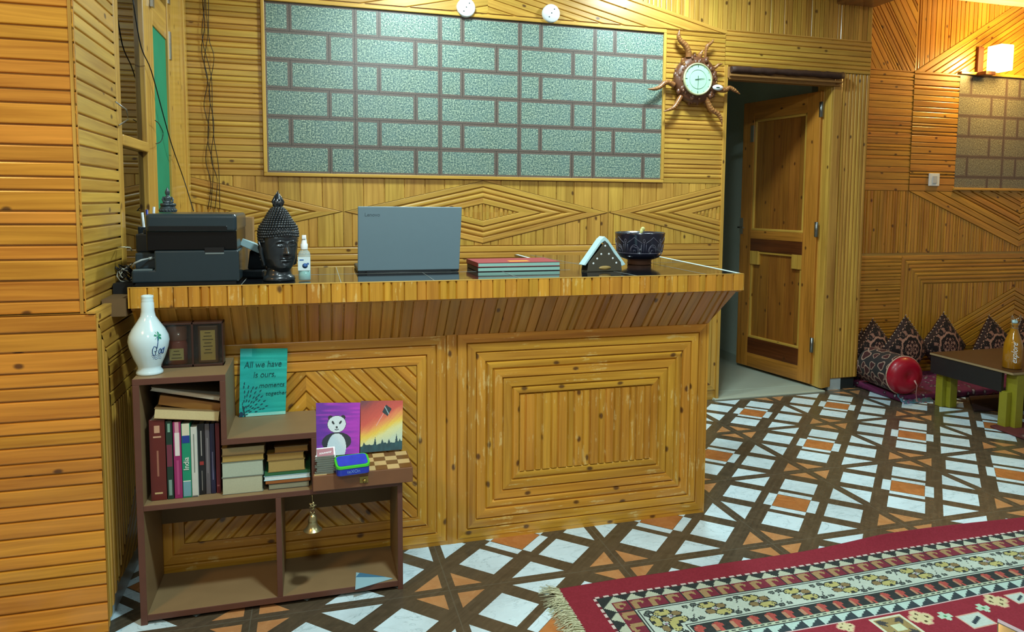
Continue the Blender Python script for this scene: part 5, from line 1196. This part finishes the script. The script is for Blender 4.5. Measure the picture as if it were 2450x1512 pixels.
for j in range(nv): 
    a,b=I[j][0],I[j+1][0]; c,d=mb.V((mb.v[b][0]-.001,mb.v[b][1],0)),mb.V((mb.v[a][0]-.001,mb.v[a][1],0)); mb.F([a,b,c,d],0,s2l((110,20,36)),((0,0),)*4)
part(mb,'woven_field',vcol('rug_wool',.95,bumpy=.6,sc=500.),RG,auto=False)
mb=MB(); rnd=random.Random(12)
for k in range(620):
    y=RY0-.004-.9*k/620; a=rnd.uniform(-.35,.35)+ (.5 if k<30 else 0); l=rnd.uniform(.05,.078); x=RX0+.002; z=rnd.uniform(.004,.012); r=rnd.uniform(.0009,.0016)
    mb.tube([(x-ox,y-oy,z),(x-ox-l*.5*cos(a),y-oy+l*.5*sin(a),z+rnd.uniform(0,.006)),(x-ox-l*cos(a*1.4),y-oy+l*sin(a*1.4),.002)],[r,r,r*.6],3,0,(.5,.5,.5),False)
o_=part(mb,'fringe',flat('fringe_wool',(206,206,172),.9,var=.2,sc=90),RG); o_['kind']='stuff'
mb=MB(); mb.box((RX0-.02-ox,RY0-.9-oy,.0),(RX0+.003-ox,RY0-.004-oy,.008)); part(mb,'selvedge_strip',flat('selvedge',(196,200,166),.9),RG)
# corner of a low wooden stool at the lower right
a=Zp((2387,1481),.26); d1=Vector((.10,-.30,0)); d2=Vector((.34,-.06,0)); 
a=Zp((2387,1481),.26); e1=(Zp((2384,1560),.26)-a).normalized()*.34; e2=(Zp((2520,1545),.26)-a).normalized()*.34
t=thing('low_stool','corner of a dark wooden stool at the lower right edge of the picture','stool',(a.x,a.y,0))
mb=MB(); q=[Vector((0,0,.245)),e1+Vector((0,0,.245)),e1+e2+Vector((0,0,.245)),e2+Vector((0,0,.245))]; mb.prism(q,(0,0,.015)); part(mb,'stool_top',flat('stool_wood',(84,76,56),.3,co=.4,var=.2),t,bevel=.002)
mb=MB(); mb.prism([q[0]+Vector((0,0,.0152)),q[3]+Vector((0,0,.0152)),q[3].lerp(q[2],.04)+Vector((0,0,.0152)),q[0].lerp(q[1],.05)+Vector((0,0,.0152))],(0,0,.001)); part(mb,'edge_strip',flat('grey_edge_strip',(150,140,150),.4),t)
for f,g_ in ((.12,.12),(.12,.88),(.88,.12),(.88,.88)):
    c=e1*f+e2*g_; mb=MB(); mb.box((c.x-.014,c.y-.014,.0135),(c.x+.014,c.y+.014,.245)); part(mb,'leg',flat('stool_leg',(50,40,30),.5),t)
def lamp_point(name,loc,p,col,r):
    l=bpy.data.lights.new(name,'POINT'); l.energy=p; l.color=col; l.shadow_soft_size=r; o=bpy.data.objects.new(name,l); COL.objects.link(o); o.location=loc; return o
lamp_point('wall_lamp_light',lp,34,(1.,.63,.20),.06)
#@@LIGHTS
def lamp_area(name,loc,size,power,col,rot=(0,0,0),shape='DISK'):
    l=bpy.data.lights.new(name,'AREA'); l.shape=shape; l.size=size; l.energy=power; l.color=col; o=bpy.data.objects.new(name,l); COL.objects.link(o); o.location=loc; o.rotation_euler=rot; return o
LEDM=flat('led_disc',(215,245,255),.4,em=10.)
for i,(x,y,p) in enumerate(((.76,1.2,30),(2.14,1.25,32),(.72,-1.05,58),(2.9,-1.15,16))):
    t_=thing('ceiling_light','round white LED lamp in the ceiling, '+('over the counter end near the pillar','over the counter end near the doorway','in front of the counter on the pillar side','in front of the counter on the doorway side')[i],'ceiling light',(x,y,CEZ-.006),group='round LED ceiling lamps')
    mb=MB(); mb.lathe([(.11,-.012),(.125,-.012),(.125,.005),(.0,.005)],32); part(mb,'rim',WHT,t_)
    mb=MB(); mb.lathe([(0,-.008),(.108,-.008)],32); part(mb,'diffuser',LEDM,t_)
    lamp_area('led_light',(x,y,CEZ-.03),.22,p*1.0,(.74,.96,1.))
t_=thing('ceiling_light','round white LED lamp in the ceiling behind the camera','ceiling light',(.15,-3.0,CEZ-.006),group='round LED ceiling lamps')
mb=MB(); mb.lathe([(.22,-.012),(.24,-.012),(.24,.005),(.0,.005)],32); part(mb,'rim',WHT,t_)
mb=MB(); mb.lathe([(0,-.008),(.215,-.008)],32); part(mb,'diffuser',flat('led_panel',(215,245,255),.4,em=5.),t_)
lamp_area('led_light',(.15,-3.0,CEZ-.03),.45,34,(.80,.97,1.))
lamp_area('warm_lamp_light',(-1.3,-1.5,2.45),.35,25,(1.,.56,.18),(0,0,0))
w=bpy.data.worlds.new('world'); SC.world=w; w.use_nodes=True; w.node_tree.nodes['Background'].inputs[0].default_value=(1.,.90,.74,1); w.node_tree.nodes['Background'].inputs[1].default_value=.24
